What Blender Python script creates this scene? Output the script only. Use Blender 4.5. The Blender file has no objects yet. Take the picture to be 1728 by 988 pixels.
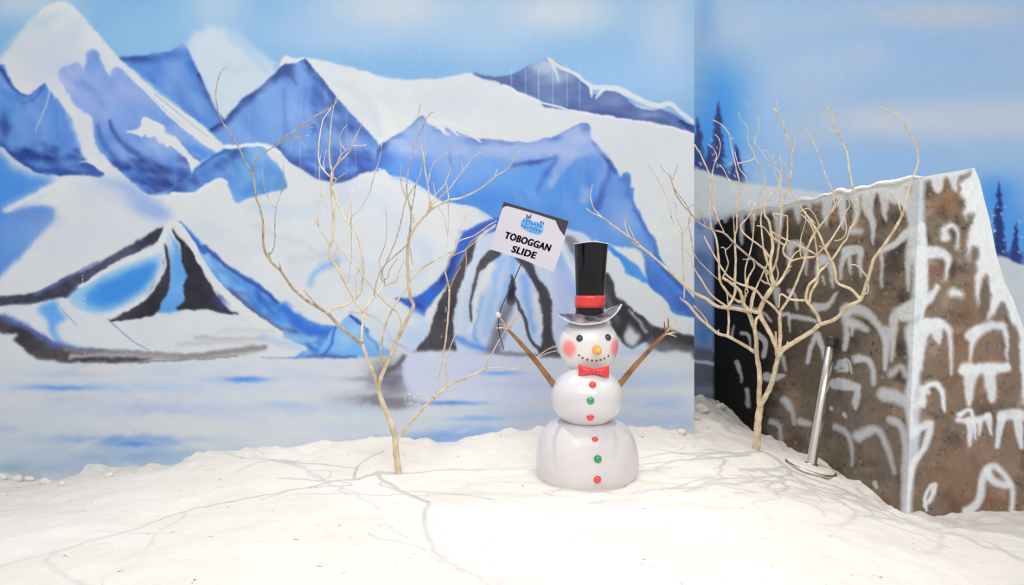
import bpy, bmesh, math, random
import numpy as np
from mathutils import Vector, Matrix

random.seed(7)
RNG = np.random.RandomState(11)
S = bpy.context.scene

# ------------------------------------------------------------------ camera
F, CX, CY, H = 1250.0, 864.0, 494.0, 1.16      # focal length in pixels, centre, eye height
cam_d = bpy.data.cameras.new('camera')
cam_d.sensor_width = 36.0
cam_d.lens = F / 1728.0 * 36.0
cam_d.clip_end = 60
cam = bpy.data.objects.new('camera', cam_d)
cam.location = (0, 0, H)
cam.rotation_euler = (math.pi / 2, 0, 0)
S.collection.objects.link(cam)
S.camera = cam

# ------------------------------------------------------------------ light
S.view_settings.view_transform = 'Standard'
S.view_settings.look = 'None'
S.view_settings.exposure = 0.0
S.view_settings.gamma = 1.0
S.view_settings.use_curve_mapping = False
w = bpy.data.worlds.new('hall')
S.world = w
w.use_nodes = True
w.node_tree.nodes['Background'].inputs[0].default_value = (0.99, 0.97, 0.98, 1)
w.node_tree.nodes['Background'].inputs[1].default_value = 0.66

def lamp(name, kind, loc, aim, energy, size, col=(1, .95, .87), angle=110, blend=.6):
    d = bpy.data.lights.new(name, kind)
    d.energy = energy
    d.color = col
    if kind == 'SPOT':
        d.spot_size = math.radians(angle); d.spot_blend = blend; d.shadow_soft_size = size
    elif kind == 'AREA':
        d.shape = 'RECTANGLE'; d.size = size[0]; d.size_y = size[1]
    o = bpy.data.objects.new(name, d)
    o.location = loc
    o.rotation_euler = (Vector(aim) - Vector(loc)).to_track_quat('-Z', 'Y').to_euler()
    S.collection.objects.link(o)
    return o

# spot lamps hung in a row in front of the painted wall (they mirror in its top edge)
lamp('spot_lamp', 'SPOT', (-2.7, 4.3, 3.65), (-2.6, 3.4, 0), 45, .05, angle=80, blend=1)
lamp('spot_lamp', 'SPOT', (-.85, 4.9, 3.65), (-.7, 3.9, 0), 205, .012, angle=80, blend=1)
lamp('spot_lamp', 'SPOT', (.55, 4.7, 3.65), (.8, 3.7, 0), 80, .02, angle=60, blend=1)
lamp('spot_lamp', 'SPOT', (1.75, 5.35, 3.65), (1.6, 4.1, 0), 175, .012, angle=76, blend=1)
lamp('spot_lamp', 'SPOT', (2.95, 6.0, 3.65), (1.9, 4.4, 0), 32, .03, angle=80, blend=1)
# the broad ceiling light of the hall, above and behind the visitor
lamp('hall_light', 'AREA', (0.2, 0.3, 4.2), (0.2, 5.2, 1.2), 180, (6, 2.5), (1, .98, .96))

# ------------------------------------------------------------------ helpers
def tag(o, label=None, cat=None, group=None, kind=None):
    if label: o['label'] = label
    if cat: o['category'] = cat
    if group: o['group'] = group
    if kind: o['kind'] = kind
    return o

def empty(name, loc, label, cat, group=None):
    o = bpy.data.objects.new(name, None)
    o.location = loc
    o.empty_display_size = .05
    S.collection.objects.link(o)
    return tag(o, label, cat, group)

def link(name, me, mat, parent=None, smooth=True):
    me.materials.clear()
    if mat: me.materials.append(mat)
    if smooth:
        me.polygons.foreach_set('use_smooth', [True] * len(me.polygons))
    o = bpy.data.objects.new(name, me)
    S.collection.objects.link(o)
    if parent:
        o.parent = parent
        o.matrix_parent_inverse = Matrix.Translation(-Vector(parent.location)) if parent.type == 'EMPTY' else Matrix.Identity(4)
    return o

def mesh_np(name, V, Fq):
    me = bpy.data.meshes.new(name)
    V = np.asarray(V, np.float32); Fq = np.asarray(Fq, np.int32)
    me.vertices.add(len(V)); me.vertices.foreach_set('co', V.ravel())
    n, k = Fq.shape
    me.loops.add(n * k); me.loops.foreach_set('vertex_index', Fq.ravel())
    me.polygons.add(n)
    me.polygons.foreach_set('loop_start', np.arange(0, n * k, k, dtype=np.int32))
    me.update(calc_edges=True)
    return me

def ray(px, py, Y):
    return Vector(((px - CX) / F * Y, Y, H - (py - CY) / F * Y))

def catmull(P, n=4, closed=False):
    P = np.asarray(P, float); N = len(P)
    out = []
    segs = N if closed else N - 1
    for i in range(segs):
        if closed:
            a, b, c, d = P[(i - 1) % N], P[i], P[(i + 1) % N], P[(i + 2) % N]
        else:
            a, b, c, d = P[max(i - 1, 0)], P[i], P[i + 1], P[min(i + 2, N - 1)]
        for j in range(n):
            t = j / n
            out.append(.5 * ((2 * b) + (c - a) * t + (2 * a - 5 * b + 4 * c - d) * t * t + (3 * b - a - 3 * c + d) * t ** 3))
    if not closed: out.append(P[-1])
    return np.array(out)

def tube(P, R, sides=8, cap=True, jitter=0):
    """P: (n,3) centre line, R: radii -> verts, faces(list)"""
    P = np.asarray(P, float); n = len(P)
    T = np.gradient(P, axis=0)
    T /= np.linalg.norm(T, axis=1)[:, None] + 1e-9
    ref = np.array([0, 1, 0.]) if abs(T[0][1]) < .9 else np.array([1, 0, 0.])
    V = []; Fc = []
    u = np.cross(T[0], ref); u /= np.linalg.norm(u)
    for i in range(n):
        u = u - T[i] * u.dot(T[i]); u /= np.linalg.norm(u) + 1e-9
        v = np.cross(T[i], u)
        for k in range(sides):
            a = 2 * math.pi * k / sides
            r = R[i] * (1 + (random.uniform(-jitter, jitter) if jitter else 0))
            V.append(P[i] + r * (math.cos(a) * u + math.sin(a) * v))
    for i in range(n - 1):
        for k in range(sides):
            a = i * sides + k; b = i * sides + (k + 1) % sides
            Fc.append((a, b, b + sides, a + sides))
    if cap:
        Fc.append(tuple(range(sides - 1, -1, -1)))
        Fc.append(tuple((n - 1) * sides + k for k in range(sides)))
    return V, Fc

class MB:
    def __init__(s): s.V = []; s.F = []
    def add(s, V, Fc):
        o = len(s.V)
        s.V += [tuple(map(float, v)) for v in V]; s.F += [tuple(i + o for i in f) for f in Fc]
        return s
    def build(s, name, mat, parent=None, smooth=True):
        me = bpy.data.meshes.new(name)
        me.from_pydata(s.V, [], s.F); me.update()
        bm = bmesh.new(); bm.from_mesh(me)
        bmesh.ops.recalc_face_normals(bm, faces=bm.faces)
        bm.to_mesh(me); bm.free()
        return link(name, me, mat, parent, smooth)

def lathe(prof, seg=48, sx=1, sy=1):
    """prof: [(r,z)] bottom to top, closed with poles where r==0"""
    V = []; Fc = []
    n = len(prof)
    for r, z in prof:
        for k in range(seg):
            a = 2 * math.pi * k / seg
            V.append((r * math.cos(a) * sx, r * math.sin(a) * sy, z))
    for i in range(n - 1):
        for k in range(seg):
            a = i * seg + k; b = i * seg + (k + 1) % seg
            Fc.append((a, b, b + seg, a + seg))
    Fc.append(tuple(range(seg - 1, -1, -1)))
    Fc.append(tuple((n - 1) * seg + k for k in range(seg)))
    return V, Fc

def ball(c, rx, ry, rz, seg=32, rings=18):
    prof = [(math.cos(t), math.sin(t)) for t in np.linspace(-math.pi / 2 + .03, math.pi / 2 - .03, rings)]
    V, Fc = lathe(prof, seg)
    return [(c[0] + v[0] * rx, c[1] + v[1] * ry, c[2] + v[2] * rz) for v in V], Fc

# ------------------------------------------------------------------ materials
def srgb(c):
    c = np.asarray(c, float) / 255.0
    return np.where(c <= .04045, c / 12.92, ((c + .055) / 1.055) ** 2.4)

def mat(name, col, rough=.6, metal=0, noise=None, bump=0, bscale=30, coat=0, spec=.5):
    m = bpy.data.materials.new(name); m.use_nodes = True
    nt = m.node_tree; b = nt.nodes['Principled BSDF']
    c = tuple(srgb(col)) + (1,)
    b.inputs['Base Color'].default_value = c
    b.inputs['Roughness'].default_value = rough
    b.inputs['Metallic'].default_value = metal
    b.inputs['Coat Weight'].default_value = coat
    b.inputs['Coat Roughness'].default_value = .08
    b.inputs['Specular IOR Level'].default_value = spec
    tc = nt.nodes.new('ShaderNodeTexCoord')
    n = nt.nodes.new('ShaderNodeTexNoise')
    nt.links.new(tc.outputs['Object'], n.inputs['Vector'])
    if noise:
        n.inputs['Scale'].default_value = noise[1]; n.inputs['Detail'].default_value = 5
        r = nt.nodes.new('ShaderNodeValToRGB')
        r.color_ramp.elements[0].position = .35; r.color_ramp.elements[1].position = .65
        r.color_ramp.elements[0].color = c
        r.color_ramp.elements[1].color = tuple(srgb(noise[0])) + (1,)
        nt.links.new(n.outputs['Fac'], r.inputs[0]); nt.links.new(r.outputs[0], b.inputs['Base Color'])
    if bump:
        n2 = nt.nodes.new('ShaderNodeTexNoise'); n2.inputs['Scale'].default_value = bscale
        n2.inputs['Detail'].default_value = 6
        nt.links.new(tc.outputs['Object'], n2.inputs['Vector'])
        bp = nt.nodes.new('ShaderNodeBump'); bp.inputs['Strength'].default_value = bump
        bp.inputs['Distance'].default_value = .01
        nt.links.new(n2.outputs['Fac'], bp.inputs['Height']); nt.links.new(bp.outputs[0], b.inputs['Normal'])
    return m

def paint_mat(name, rough, bump=.1, bscale=12, grain=.015, nscale=9, spec=.3):
    m = mat(name, (200, 200, 200), rough, bump=bump, bscale=bscale, spec=spec)
    nt = m.node_tree; b = nt.nodes['Principled BSDF']
    at = nt.nodes.new('ShaderNodeAttribute'); at.attribute_name = 'paint'
    # fine brush mottling of the painted colour
    tc = nt.nodes.new('ShaderNodeTexCoord')
    n = nt.nodes.new('ShaderNodeTexNoise'); n.inputs['Scale'].default_value = nscale; n.inputs['Detail'].default_value = 6
    nt.links.new(tc.outputs['Object'], n.inputs['Vector'])
    mr = nt.nodes.new('ShaderNodeMapRange'); mr.inputs[1].default_value = .3; mr.inputs[2].default_value = .7
    mr.inputs[3].default_value = 1 - grain; mr.inputs[4].default_value = 1 + grain
    nt.links.new(n.outputs['Fac'], mr.inputs[0])
    vm = nt.nodes.new('ShaderNodeVectorMath'); vm.operation = 'SCALE'
    nt.links.new(at.outputs['Color'], vm.inputs[0]); nt.links.new(mr.outputs[0], vm.inputs['Scale'])
    nt.links.new(vm.outputs[0], b.inputs['Base Color'])
    return m

# ------------------------------------------------------------------ painter: lays brush strokes of paint on a wall
def vnoise(h, w, cell, seed):
    r = np.random.RandomState(seed)
    gh, gw = int(h / cell) + 3, int(w / cell) + 3
    g = r.rand(gh, gw).astype(np.float32)
    y = np.arange(h) / cell; x = np.arange(w) / cell
    yi = y.astype(int); xi = x.astype(int)
    fy = (y - yi); fx = (x - xi)
    fy = (fy * fy * (3 - 2 * fy))[:, None]; fx = (fx * fx * (3 - 2 * fx))[None]
    a = g[yi][:, xi]; b = g[yi][:, xi + 1]; c = g[yi + 1][:, xi]; d = g[yi + 1][:, xi + 1]
    return ((a * (1 - fx) + b * fx) * (1 - fy) + (c * (1 - fx) + d * fx) * fy).astype(np.float32)

def fbm(h, w, cell, seed, octv=4):
    o = np.zeros((h, w), np.float32); a = 1; t = 0
    for i in range(octv):
        o += a * vnoise(h, w, max(cell / 2 ** i, 1.5), seed + i * 17); t += a; a *= .55
    return o / t - .5

def blur(m, s):
    if s < .4: return m
    k = int(s * 2.5) + 1
    x = np.arange(-k, k + 1); g = np.exp(-x * x / (2 * s * s)); g /= g.sum()
    p = np.pad(m, ((k, k), (0, 0)), mode='edge'); o = np.zeros_like(m)
    for i, wt in enumerate(g): o += wt * p[i:i + m.shape[0]]
    p = np.pad(o, ((0, 0), (k, k)), mode='edge'); o = np.zeros_like(m)
    for i, wt in enumerate(g): o += wt * p[:, i:i + m.shape[1]]
    return o

class Painter:
    def __init__(s, x0, y0, x1, y1, base, seed=1):
        s.x0, s.y0 = x0, y0; s.w, s.h = x1 - x0, y1 - y0
        s.img = np.empty((s.h, s.w, 3), np.float32); s.img[:] = np.array(base) / 255.
        s.n1 = fbm(s.h, s.w, 14, seed, 4); s.n2 = fbm(s.h, s.w, 14, seed + 5, 4)
        s.n3 = fbm(s.h, s.w, 60, seed + 9, 5); s.n4 = fbm(s.h, s.w, 9, seed + 21, 3)
        s.clip = None
    def _box(s, x0, y0, x1, y1):
        return max(int(x0 - s.x0), 0), max(int(y0 - s.y0), 0), min(int(x1 - s.x0) + 1, s.w), min(int(y1 - s.y0) + 1, s.h)
    def _put(s, b, a, col, mott):
        x0, y0, x1, y1 = b
        if s.clip is not None: a = a * s.clip[y0:y1, x0:x1]
        a = a[..., None]
        c = np.array(col, np.float32) / 255.
        if mott:
            c2 = np.array(mott[0], np.float32) / 255.
            f = np.clip(.5 + s.n3[y0:y1, x0:x1] * 2.6 + s.n4[y0:y1, x0:x1] * .7, 0, 1)[..., None] * mott[1]
            c = c * (1 - f) + c2 * f
        s.img[y0:y1, x0:x1] = s.img[y0:y1, x0:x1] * (1 - a) + c * a
    def poly(s, pts, col, soft=1.2, warp=6, al=1, mott=None, smooth=True):
        P = catmull(pts, 4, True) if smooth else np.array(pts, float)
        m = soft * 3 + warp + 3
        b = s._box(P[:, 0].min() - m, P[:, 1].min() - m, P[:, 0].max() + m, P[:, 1].max() + m)
        x0, y0, x1, y1 = b; hh, ww = y1 - y0, x1 - x0
        if hh < 2 or ww < 2: return None
        tg = np.zeros((hh, ww + 1), bool)
        Q = P - np.array([s.x0 + x0, s.y0 + y0])
        for i in range(len(Q)):
            ax, ay = Q[i]; bx, by = Q[(i + 1) % len(Q)]
            if ay == by: continue
            if ay > by: ax, ay, bx, by = bx, by, ax, ay
            r = np.arange(max(int(math.ceil(ay)), 0), min(int(math.ceil(by)), hh))
            if len(r) == 0: continue
            xi = np.clip(np.ceil(ax + (r - ay) * (bx - ax) / (by - ay)), 0, ww).astype(int)
            tg[r, xi] ^= True
        mk = np.bitwise_xor.accumulate(tg, axis=1)[:, :ww].astype(np.float32)
        mk = blur(mk, max(soft, .6))
        if warp:
            yy, xx = np.mgrid[0:hh, 0:ww]
            xs = np.clip(xx + s.n1[y0:y1, x0:x1] * warp * 1.6, 0, ww - 1.01)
            ys = np.clip(yy + s.n2[y0:y1, x0:x1] * warp * 1.6, 0, hh - 1.01)
            xi = xs.astype(int); yi = ys.astype(int); fx = xs - xi; fy = ys - yi
            xj = np.minimum(xi + 1, ww - 1); yj = np.minimum(yi + 1, hh - 1)
            mk = (mk[yi, xi] * (1 - fx) + mk[yi, xj] * fx) * (1 - fy) + (mk[yj, xi] * (1 - fx) + mk[yj, xj] * fx) * fy
        s._put(b, mk * al, col, mott)
        full = np.zeros((s.h, s.w), np.float32); full[y0:y1, x0:x1] = mk
        return full
    def wash(s, mask, n, cols, r0, r1, al=.35, ang=0, seed=1, stretch=2.2, clip=None):
        """wet-in-wet mottling: many faint dabs inside one painted shape"""
        ys, xs = np.nonzero(mask > .6); r = random.Random(seed); old = s.clip; s.clip = mask if clip is None else clip
        for _ in range(n):
            i = r.randrange(len(xs)); rad = r.uniform(r0, r1)
            s.blob(xs[i] + s.x0, ys[i] + s.y0, rad * stretch, rad, r.choice(cols), al * r.uniform(.5, 1), ang + r.uniform(-25, 25), 10)
        s.clip = old
    def line(s, pts, col, w0, w1=None, soft=1.5, warp=None, al=1, mott=None, mid=None):
        """a brush stroke: radius w0 at the start, mid at the middle, w1 at the end"""
        P = catmull(pts, 4) if len(pts) > 2 else np.array(pts, float)
        if w1 is None: w1 = w0
        n = len(P)
        if warp is None: warp = 4 + min(w0, 10) * .7
        t = np.linspace(0, 1, n)
        R = w0 + (w1 - w0) * t if mid is None else np.interp(t, [0, .5, 1], [w0, mid, w1])
        m = R.max() + soft + warp + 2
        b = s._box(P[:, 0].min() - m, P[:, 1].min() - m, P[:, 0].max() + m, P[:, 1].max() + m)
        x0, y0, x1, y1 = b
        if y1 - y0 < 1 or x1 - x0 < 1: return
        yy, xx = np.mgrid[y0:y1, x0:x1].astype(np.float32)
        xx = xx + s.x0 + s.n1[y0:y1, x0:x1] * warp; yy = yy + s.y0 + s.n2[y0:y1, x0:x1] * warp
        best = np.full(xx.shape, -1e9, np.float32)
        for i in range(n - 1):
            ax, ay = P[i]; dx, dy = P[i + 1] - P[i]; L = dx * dx + dy * dy + 1e-6
            tt = np.clip(((xx - ax) * dx + (yy - ay) * dy) / L, 0, 1)
            d = np.hypot(xx - ax - tt * dx, yy - ay - tt * dy)
            np.maximum(best, R[i] + (R[i + 1] - R[i]) * tt - d, out=best)
        a = np.clip(.5 + best / (2 * soft), 0, 1); a = a * a * (3 - 2 * a)
        s._put(b, a * al, col, mott)
    def blob(s, x, y, rx, ry, col, al=.8, ang=0, warp=12):
        m = max(rx, ry) * 2.2; warp = min(warp, min(rx, ry) * .9)
        b = s._box(x - m, y - m, x + m, y + m); x0, y0, x1, y1 = b
        if y1 - y0 < 1 or x1 - x0 < 1: return
        yy, xx = np.mgrid[y0:y1, x0:x1].astype(np.float32)
        xx = xx + s.x0 - x + s.n1[y0:y1, x0:x1] * warp + s.n3[y0:y1, x0:x1] * warp * 2
        yy = yy + s.y0 - y + s.n2[y0:y1, x0:x1] * warp
        c, sn = math.cos(math.radians(ang)), math.sin(math.radians(ang))
        u = (xx * c + yy * sn) / rx; v = (-xx * sn + yy * c) / ry
        d = u * u + v * v
        s._put(b, np.clip(np.exp(-d * 1.1) * 1.08 - .02, 0, 1) * al, col, None)
    def sample(s, px, py, k):
        x = np.clip(px - s.x0, 0, s.w - 1.01); y = np.clip(py - s.y0, 0, s.h - 1.01)
        xi = x.astype(int); yi = y.astype(int); fx = (x - xi)[:, None]; fy = (y - yi)[:, None]
        I = s.img
        c = (I[yi, xi] * (1 - fx) + I[yi, xi + 1] * fx) * (1 - fy) + (I[yi + 1, xi] * (1 - fx) + I[yi + 1, xi + 1] * fx) * fy
        c = np.clip(c, 0, 1)
        lin = np.where(c <= .04045, c / 12.92, ((c + .055) / 1.055) ** 2.4) * np.asarray(k)
        return np.clip(lin - .014, .004, .92)

def put_paint(me, lin):
    at = me.color_attributes.new('paint', 'FLOAT_COLOR', 'POINT')
    a = np.ones((len(lin), 4), np.float32); a[:, :3] = lin
    at.data.foreach_set('color', a.ravel())

def zz(ox, oy, sc, pts):
    return [(ox + x / sc, oy + y / sc) for x, y in pts]
# ================================================================== SETTING
# ---------------- left painted wall panel
LW_A, LW_B = 5.5, 0.12                 # plane Y = LW_A + LW_B * X
def on_left_wall(px, py):
    k = (px - CX) / F
    Y = LW_A / (1 - LW_B * k)
    return Vector((k * Y, Y, H - (py - CY) / F * Y))

WHT = (217, 219, 225); LAV = (178, 188, 228); LB = (128, 170, 230); AZ = (70, 138, 226)
BL = (86, 142, 216); DB = (48, 90, 174); NV = (38, 58, 124); RK = (60, 58, 66); GR = (140, 138, 148)
P = Painter(-330, -260, 1174, 900, (126, 174, 221), 3)
# sky and its clouds; pale patches along the top paint in lamp reflections
yy = np.linspace(0, 1, P.h)[:, None, None]
for x, y, rx, ry, c, a in [(660, 10, 150, 60, (208, 208, 216), .8), (940, 20, 130, 50, (208, 210, 218), .8), (1130, 60, 60, 110, (198, 206, 224), .7),
        (360, 10, 60, 50, (200, 210, 222), .6), (40, 0, 90, 40, (205, 212, 224), .7), (560, 60, 200, 40, (172, 196, 228), .5),
        (830, 70, 90, 50, (180, 200, 226), .5), (1060, 130, 150, 60, (162, 196, 240), .6), (250, 60, 130, 60, (146, 192, 232), .6),
        (-150, 20, 120, 60, (200, 210, 224), .6), (700, -120, 400, 60, (170, 196, 228), .6)]:
    P.blob(x, y, rx, ry, c, a)
# pale far peak behind the second mountain
P.poly([(312, 78), (330, 58), (360, 42), (392, 52), (430, 82), (466, 114), (470, 150), (420, 190), (372, 200), (340, 140)], (198, 211, 226), 5, 8)
P.line([(392, 60), (420, 85), (450, 120)], (160, 195, 226), 10, 6, 9, al=.6)
P.line([(385, 110), (400, 120), (440, 110)], (180, 204, 226), 8, 5, 8, al=.5)
# everything below the skyline is painted snow
P.poly([(-330, 900), (-330, 60), (-220, 110), (-120, 60), (-40, 115), (0, 98), (30, 60), (58, 27), (85, 6), (112, 3), (132, 18), (150, 40), (175, 68), (203, 98),
        (260, 150), (330, 200), (376, 205), (420, 165), (462, 128), (474, 104), (480, 95), (500, 98), (513, 98), (545, 102), (600, 116), (650, 130), (700, 134), (760, 130), (800, 124),
        (900, 150), (1000, 165), (1100, 184), (1176, 212), (1260, 250), (1300, 900)], WHT, 1.6, 3, mott=((206, 212, 224), .6))
P.line([(-10, 108), (30, 62), (60, 30)], (168, 198, 230), 6, 3, 8, al=.5)
P.blob(70, 75, 60, 40, (196, 203, 216), .55, 130)
P.blob(120, 60, 20, 40, (190, 205, 226), .6, 30)
P.blob(75, 35, 30, 10, (176, 198, 226), .6, -30)
P.blob(110, 120, 60, 40, (190, 196, 226), .6)
# second mountain
m = P.poly([(200, 97), (225, 96), (256, 92), (290, 86), (309, 73), (322, 96), (335, 122), (346, 150), (360, 180), (374, 198), (384, 215), (384, 247), (345, 214), (290, 168), (240, 128)], (98, 146, 222), 1.6, 3, mott=(BL, .8))
P.clip = m
P.blob(235, 100, 45, 7, NV, .7); P.blob(290, 92, 26, 6, DB, .7); P.blob(300, 140, 24, 40, (134, 158, 218), .6, -20)
P.line([(322, 105), (340, 145), (360, 182), (378, 212)], DB, 7, 4, 7, al=.8); P.line([(335, 128), (352, 168), (374, 202)], NV, 4, 3, 3)
P.blob(355, 215, 30, 12, AZ, .5, 40); P.clip = None
P.wash(m, 40, [(70, 124, 208), (140, 172, 230), (60, 100, 186), (120, 160, 226)], 4, 14, .35, 50, 1)
P.blob(308, 74, 16, 10, (150, 180, 224), .6)
# blue flank of the big left peak
m = P.poly([(146, 92), (150, 86), (160, 84), (168, 97), (178, 115), (186, 130), (190, 116), (205, 117), (225, 136), (270, 178), (310, 216), (345, 246), (372, 260), (345, 268), (330, 285), (322, 300),
            (300, 318), (262, 328), (240, 322), (215, 300), (185, 272), (166, 250), (158, 222), (156, 198), (135, 185), (118, 165), (108, 148), (100, 120), (130, 105), (142, 118)], (124, 160, 228), 1.6, 4, mott=((150, 172, 228), .8))
P.clip = m
P.blob(110, 130, 34, 40, (176, 188, 228), .9); P.blob(160, 100, 12, 18, (100, 142, 216), .8); P.blob(200, 140, 18, 14, (96, 140, 216), .6)
P.blob(215, 160, 40, 26, (156, 170, 224), .7, 30); P.blob(260, 200, 44, 14, (104, 146, 222), .9, 38); P.blob(330, 255, 36, 10, AZ, .9, 20)
P.blob(175, 240, 16, 34, (96, 138, 214), .9, -20); P.blob(200, 280, 26, 16, (110, 150, 224), .8, 30)
P.line([(186, 205), (192, 225), (210, 245), (235, 262), (262, 280), (280, 290)], NV, 2, 7, 5, al=.85)
P.line([(165, 212), (172, 235), (190, 262), (215, 285)], DB, 2, 6, 6, al=.7)
P.blob(270, 290, 36, 12, NV, .8, 10); P.blob(265, 312, 42, 14, DB, .9); P.blob(310, 300, 18, 18, (60, 84, 168), .9)
P.blob(290, 322, 50, 5, NV, .5); P.blob(228, 300, 12, 16, (70, 100, 190), .7); P.clip = None
P.wash(m, 70, [(150, 172, 228), (96, 140, 214), (170, 186, 230), (84, 124, 204)], 4, 14, .35, 45, 2)
mlow = m.copy(); mlow[:260 + 270] = 0; mlow[:, :330 + 190] = 0
P.wash(mlow, 60, [(40, 64, 140), (60, 96, 190), (90, 140, 220), (36, 52, 120)], 3, 8, .55, 20, 3, clip=m)
P.poly([(214, 222), (228, 218), (238, 212), (240, 203), (249, 199), (262, 202), (274, 210), (280, 222), (297, 234), (312, 250), (326, 268), (343, 276), (334, 284), (325, 294), (318, 276), (303, 260), (290, 247),
        (282, 250), (276, 240), (270, 244), (262, 230), (250, 232), (246, 226), (240, 232), (228, 227)], WHT, .9, 5)
P.blob(262, 246, 18, 12, (156, 178, 226), .8, 35)
P.line([(232, 140), (270, 180), (310, 216), (345, 241), (370, 258)], WHT, 1.6, 1, 1)
P.line([(262, 158), (300, 190), (330, 216), (350, 230)], (156, 170, 190), 1.2, .6, 1.4, al=.7)
# left valley between the ridges
m = P.poly([(-330, 80), (-200, 140), (-120, 90), (-40, 130), (0, 108), (10, 120), (20, 140), (33, 155), (48, 161), (60, 153), (74, 142), (82, 152), (90, 164), (100, 168), (110, 188), (122, 206), (133, 240), (138, 262),
            (152, 276), (174, 290), (170, 297), (130, 295), (90, 296), (58, 289), (28, 270), (0, 246), (-60, 210), (-330, 190)], BL, 1.6, 4, mott=((112, 154, 224), .8))
P.clip = m
P.blob(62, 200, 30, 46, (138, 164, 224), .7, 10); P.blob(110, 230, 22, 40, (90, 136, 218), .7, -20)
P.line([(-10, 105), (6, 125), (22, 148), (40, 160)], NV, 4, 2, 4, al=.8); P.line([(50, 160), (74, 144)], DB, 3, 2, 3, al=.8)
P.blob(45, 260, 14, 12, (50, 66, 140), .9); P.blob(80, 268, 20, 10, DB, .7); P.blob(5, 215, 10, 26, NV, .8)
P.line([(-40, 215), (0, 246), (28, 270), (58, 287), (100, 292), (170, 294)], NV, 7, 4, 6, al=.85); P.blob(140, 282, 26, 8, (84, 110, 190), .8); P.clip = None
P.wash(m, 60, [(120, 158, 224), (70, 116, 200), (150, 176, 228), (60, 96, 184)], 4, 13, .35, 60, 4)
mlow = m.copy(); mlow[:260 + 245] = 0
P.wash(mlow, 40, [(40, 60, 136), (54, 88, 180), (36, 50, 116)], 3, 8, .5, 10, 5, clip=m)
P.line([(83, 152), (78, 180), (66, 205), (60, 222)], (190, 204, 232), 1.6, 1, 2, al=.7); P.line([(38, 175), (55, 168), (72, 150)], DB, .6, 2.4, 2, al=.5)
P.line([(134, 248), (124, 215), (112, 195)], (190, 206, 234), 4, 2, 5, al=.5)
P.poly([(133, 274), (150, 270), (146, 263), (160, 268), (176, 282), (172, 290), (150, 276)], WHT, 1, 2)
# azure corner and the wave shaped drift under it
m = P.poly([(-330, 200), (-60, 220), (0, 258), (22, 280), (55, 295), (92, 300), (75, 318), (45, 332), (22, 345), (6, 354), (-40, 380), (-330, 380)], (84, 146, 224), 7, 4, mott=(AZ, .6))
P.poly([(-330, 350), (-30, 350), (4, 358), (28, 354), (60, 348), (90, 350), (93, 360), (84, 380), (60, 405), (28, 440), (0, 466), (-60, 520), (-330, 560)], (98, 148, 222), 3.5, 3, mott=((80, 140, 222), .7))
P.blob(55, 365, 36, 14, (110, 136, 206), .7, 10); P.line([(8, 356), (40, 340), (75, 322), (110, 308)], (220, 222, 228), 2.5, 6, 4, al=.9)
P.poly([(158, 303), (200, 304), (232, 318), (256, 334), (276, 350), (290, 363), (276, 372), (240, 366), (215, 345), (198, 322)], (142, 172, 228), 7, 5, al=.95)
P.blob(190, 330, 50, 24, (196, 202, 226), .6, 20); P.blob(150, 400, 110, 40, (205, 208, 224), .5)
# third mountain
m = P.poly([(354, 219), (375, 205), (395, 184), (410, 167), (440, 147), (462, 127), (478, 110), (490, 108), (500, 106), (513, 99), (526, 112), (546, 136), (567, 165), (590, 190), (612, 214), (641, 247), (652, 262), (648, 286),
            (615, 290), (595, 300), (575, 309), (548, 305), (530, 301), (510, 286), (486, 271), (471, 252), (446, 241), (415, 246), (386, 249), (375, 236)], (108, 154, 224), 1.4, 3, mott=((126, 166, 226), .8))
P.clip = m
P.line([(354, 219), (376, 205), (412, 167), (462, 127), (482, 110)], NV, 8, 10, 7, al=.9, mid=11); P.blob(485, 122, 14, 12, (52, 64, 132), .9)
P.line([(482, 112), (492, 130), (500, 142)], NV, 4, 2, 4, al=.7)
P.line([(516, 102), (540, 135), (565, 165), (600, 205), (640, 248)], DB, 9, 12, 8, al=.95); P.line([(516, 100), (545, 140), (570, 172)], NV, 4, 5, 4, al=.9)
P.line([(533, 150), (530, 180), (536, 200), (528, 222)], DB, 6, 3, 5, al=.9); P.line([(478, 150), (480, 200), (478, 240)], (84, 116, 196), 3, 2, 4, al=.6)
P.line([(518, 150), (512, 175), (514, 200)], (88, 120, 200), 2, 1, 3, al=.6); P.blob(500, 118, 8, 10, (110, 160, 226), .8); P.blob(498, 175, 18, 32, (136, 166, 226), .7)
P.blob(585, 235, 34, 26, (150, 170, 226), .8); P.blob(420, 215, 34, 16, (104, 156, 226), .8)
P.line([(470, 248), (484, 266), (510, 282), (535, 296), (575, 304), (600, 294), (645, 276)], NV, 4, 7, 7, al=.85, mid=8)
P.blob(610, 270, 26, 14, (70, 104, 200), .8); P.blob(560, 292, 22, 10, (54, 80, 176), .9); P.clip = None
P.wash(m, 70, [(132, 170, 230), (88, 136, 214), (150, 178, 230), (76, 116, 202)], 5, 16, .35, 80, 6)
mr_ = m.copy(); mr_[:, :330 + 530] = 0; mr_[260 + 220:] = 0
P.wash(mr_, 50, [(44, 70, 150), (60, 96, 186), (120, 160, 224), (40, 60, 132)], 3, 8, .5, 50, 7, clip=m)
ml_ = m.copy(); ml_[:260 + 255] = 0
P.wash(ml_, 50, [(44, 76, 170), (64, 110, 210), (90, 140, 224), (40, 60, 140)], 3, 9, .5, 20, 8, clip=m)
for x, y0, y1 in [(507, 225, 280), (532, 240, 296), (539, 255, 300), (600, 220, 290), (585, 180, 300)]:
    P.line([(x, y0), (x, y1)], (170, 190, 232), .6, .6, .8, 0, .4)
P.line([(476, 108), (484, 98), (500, 103), (513, 98)], (220, 220, 226), 3, 2, 2)
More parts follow.
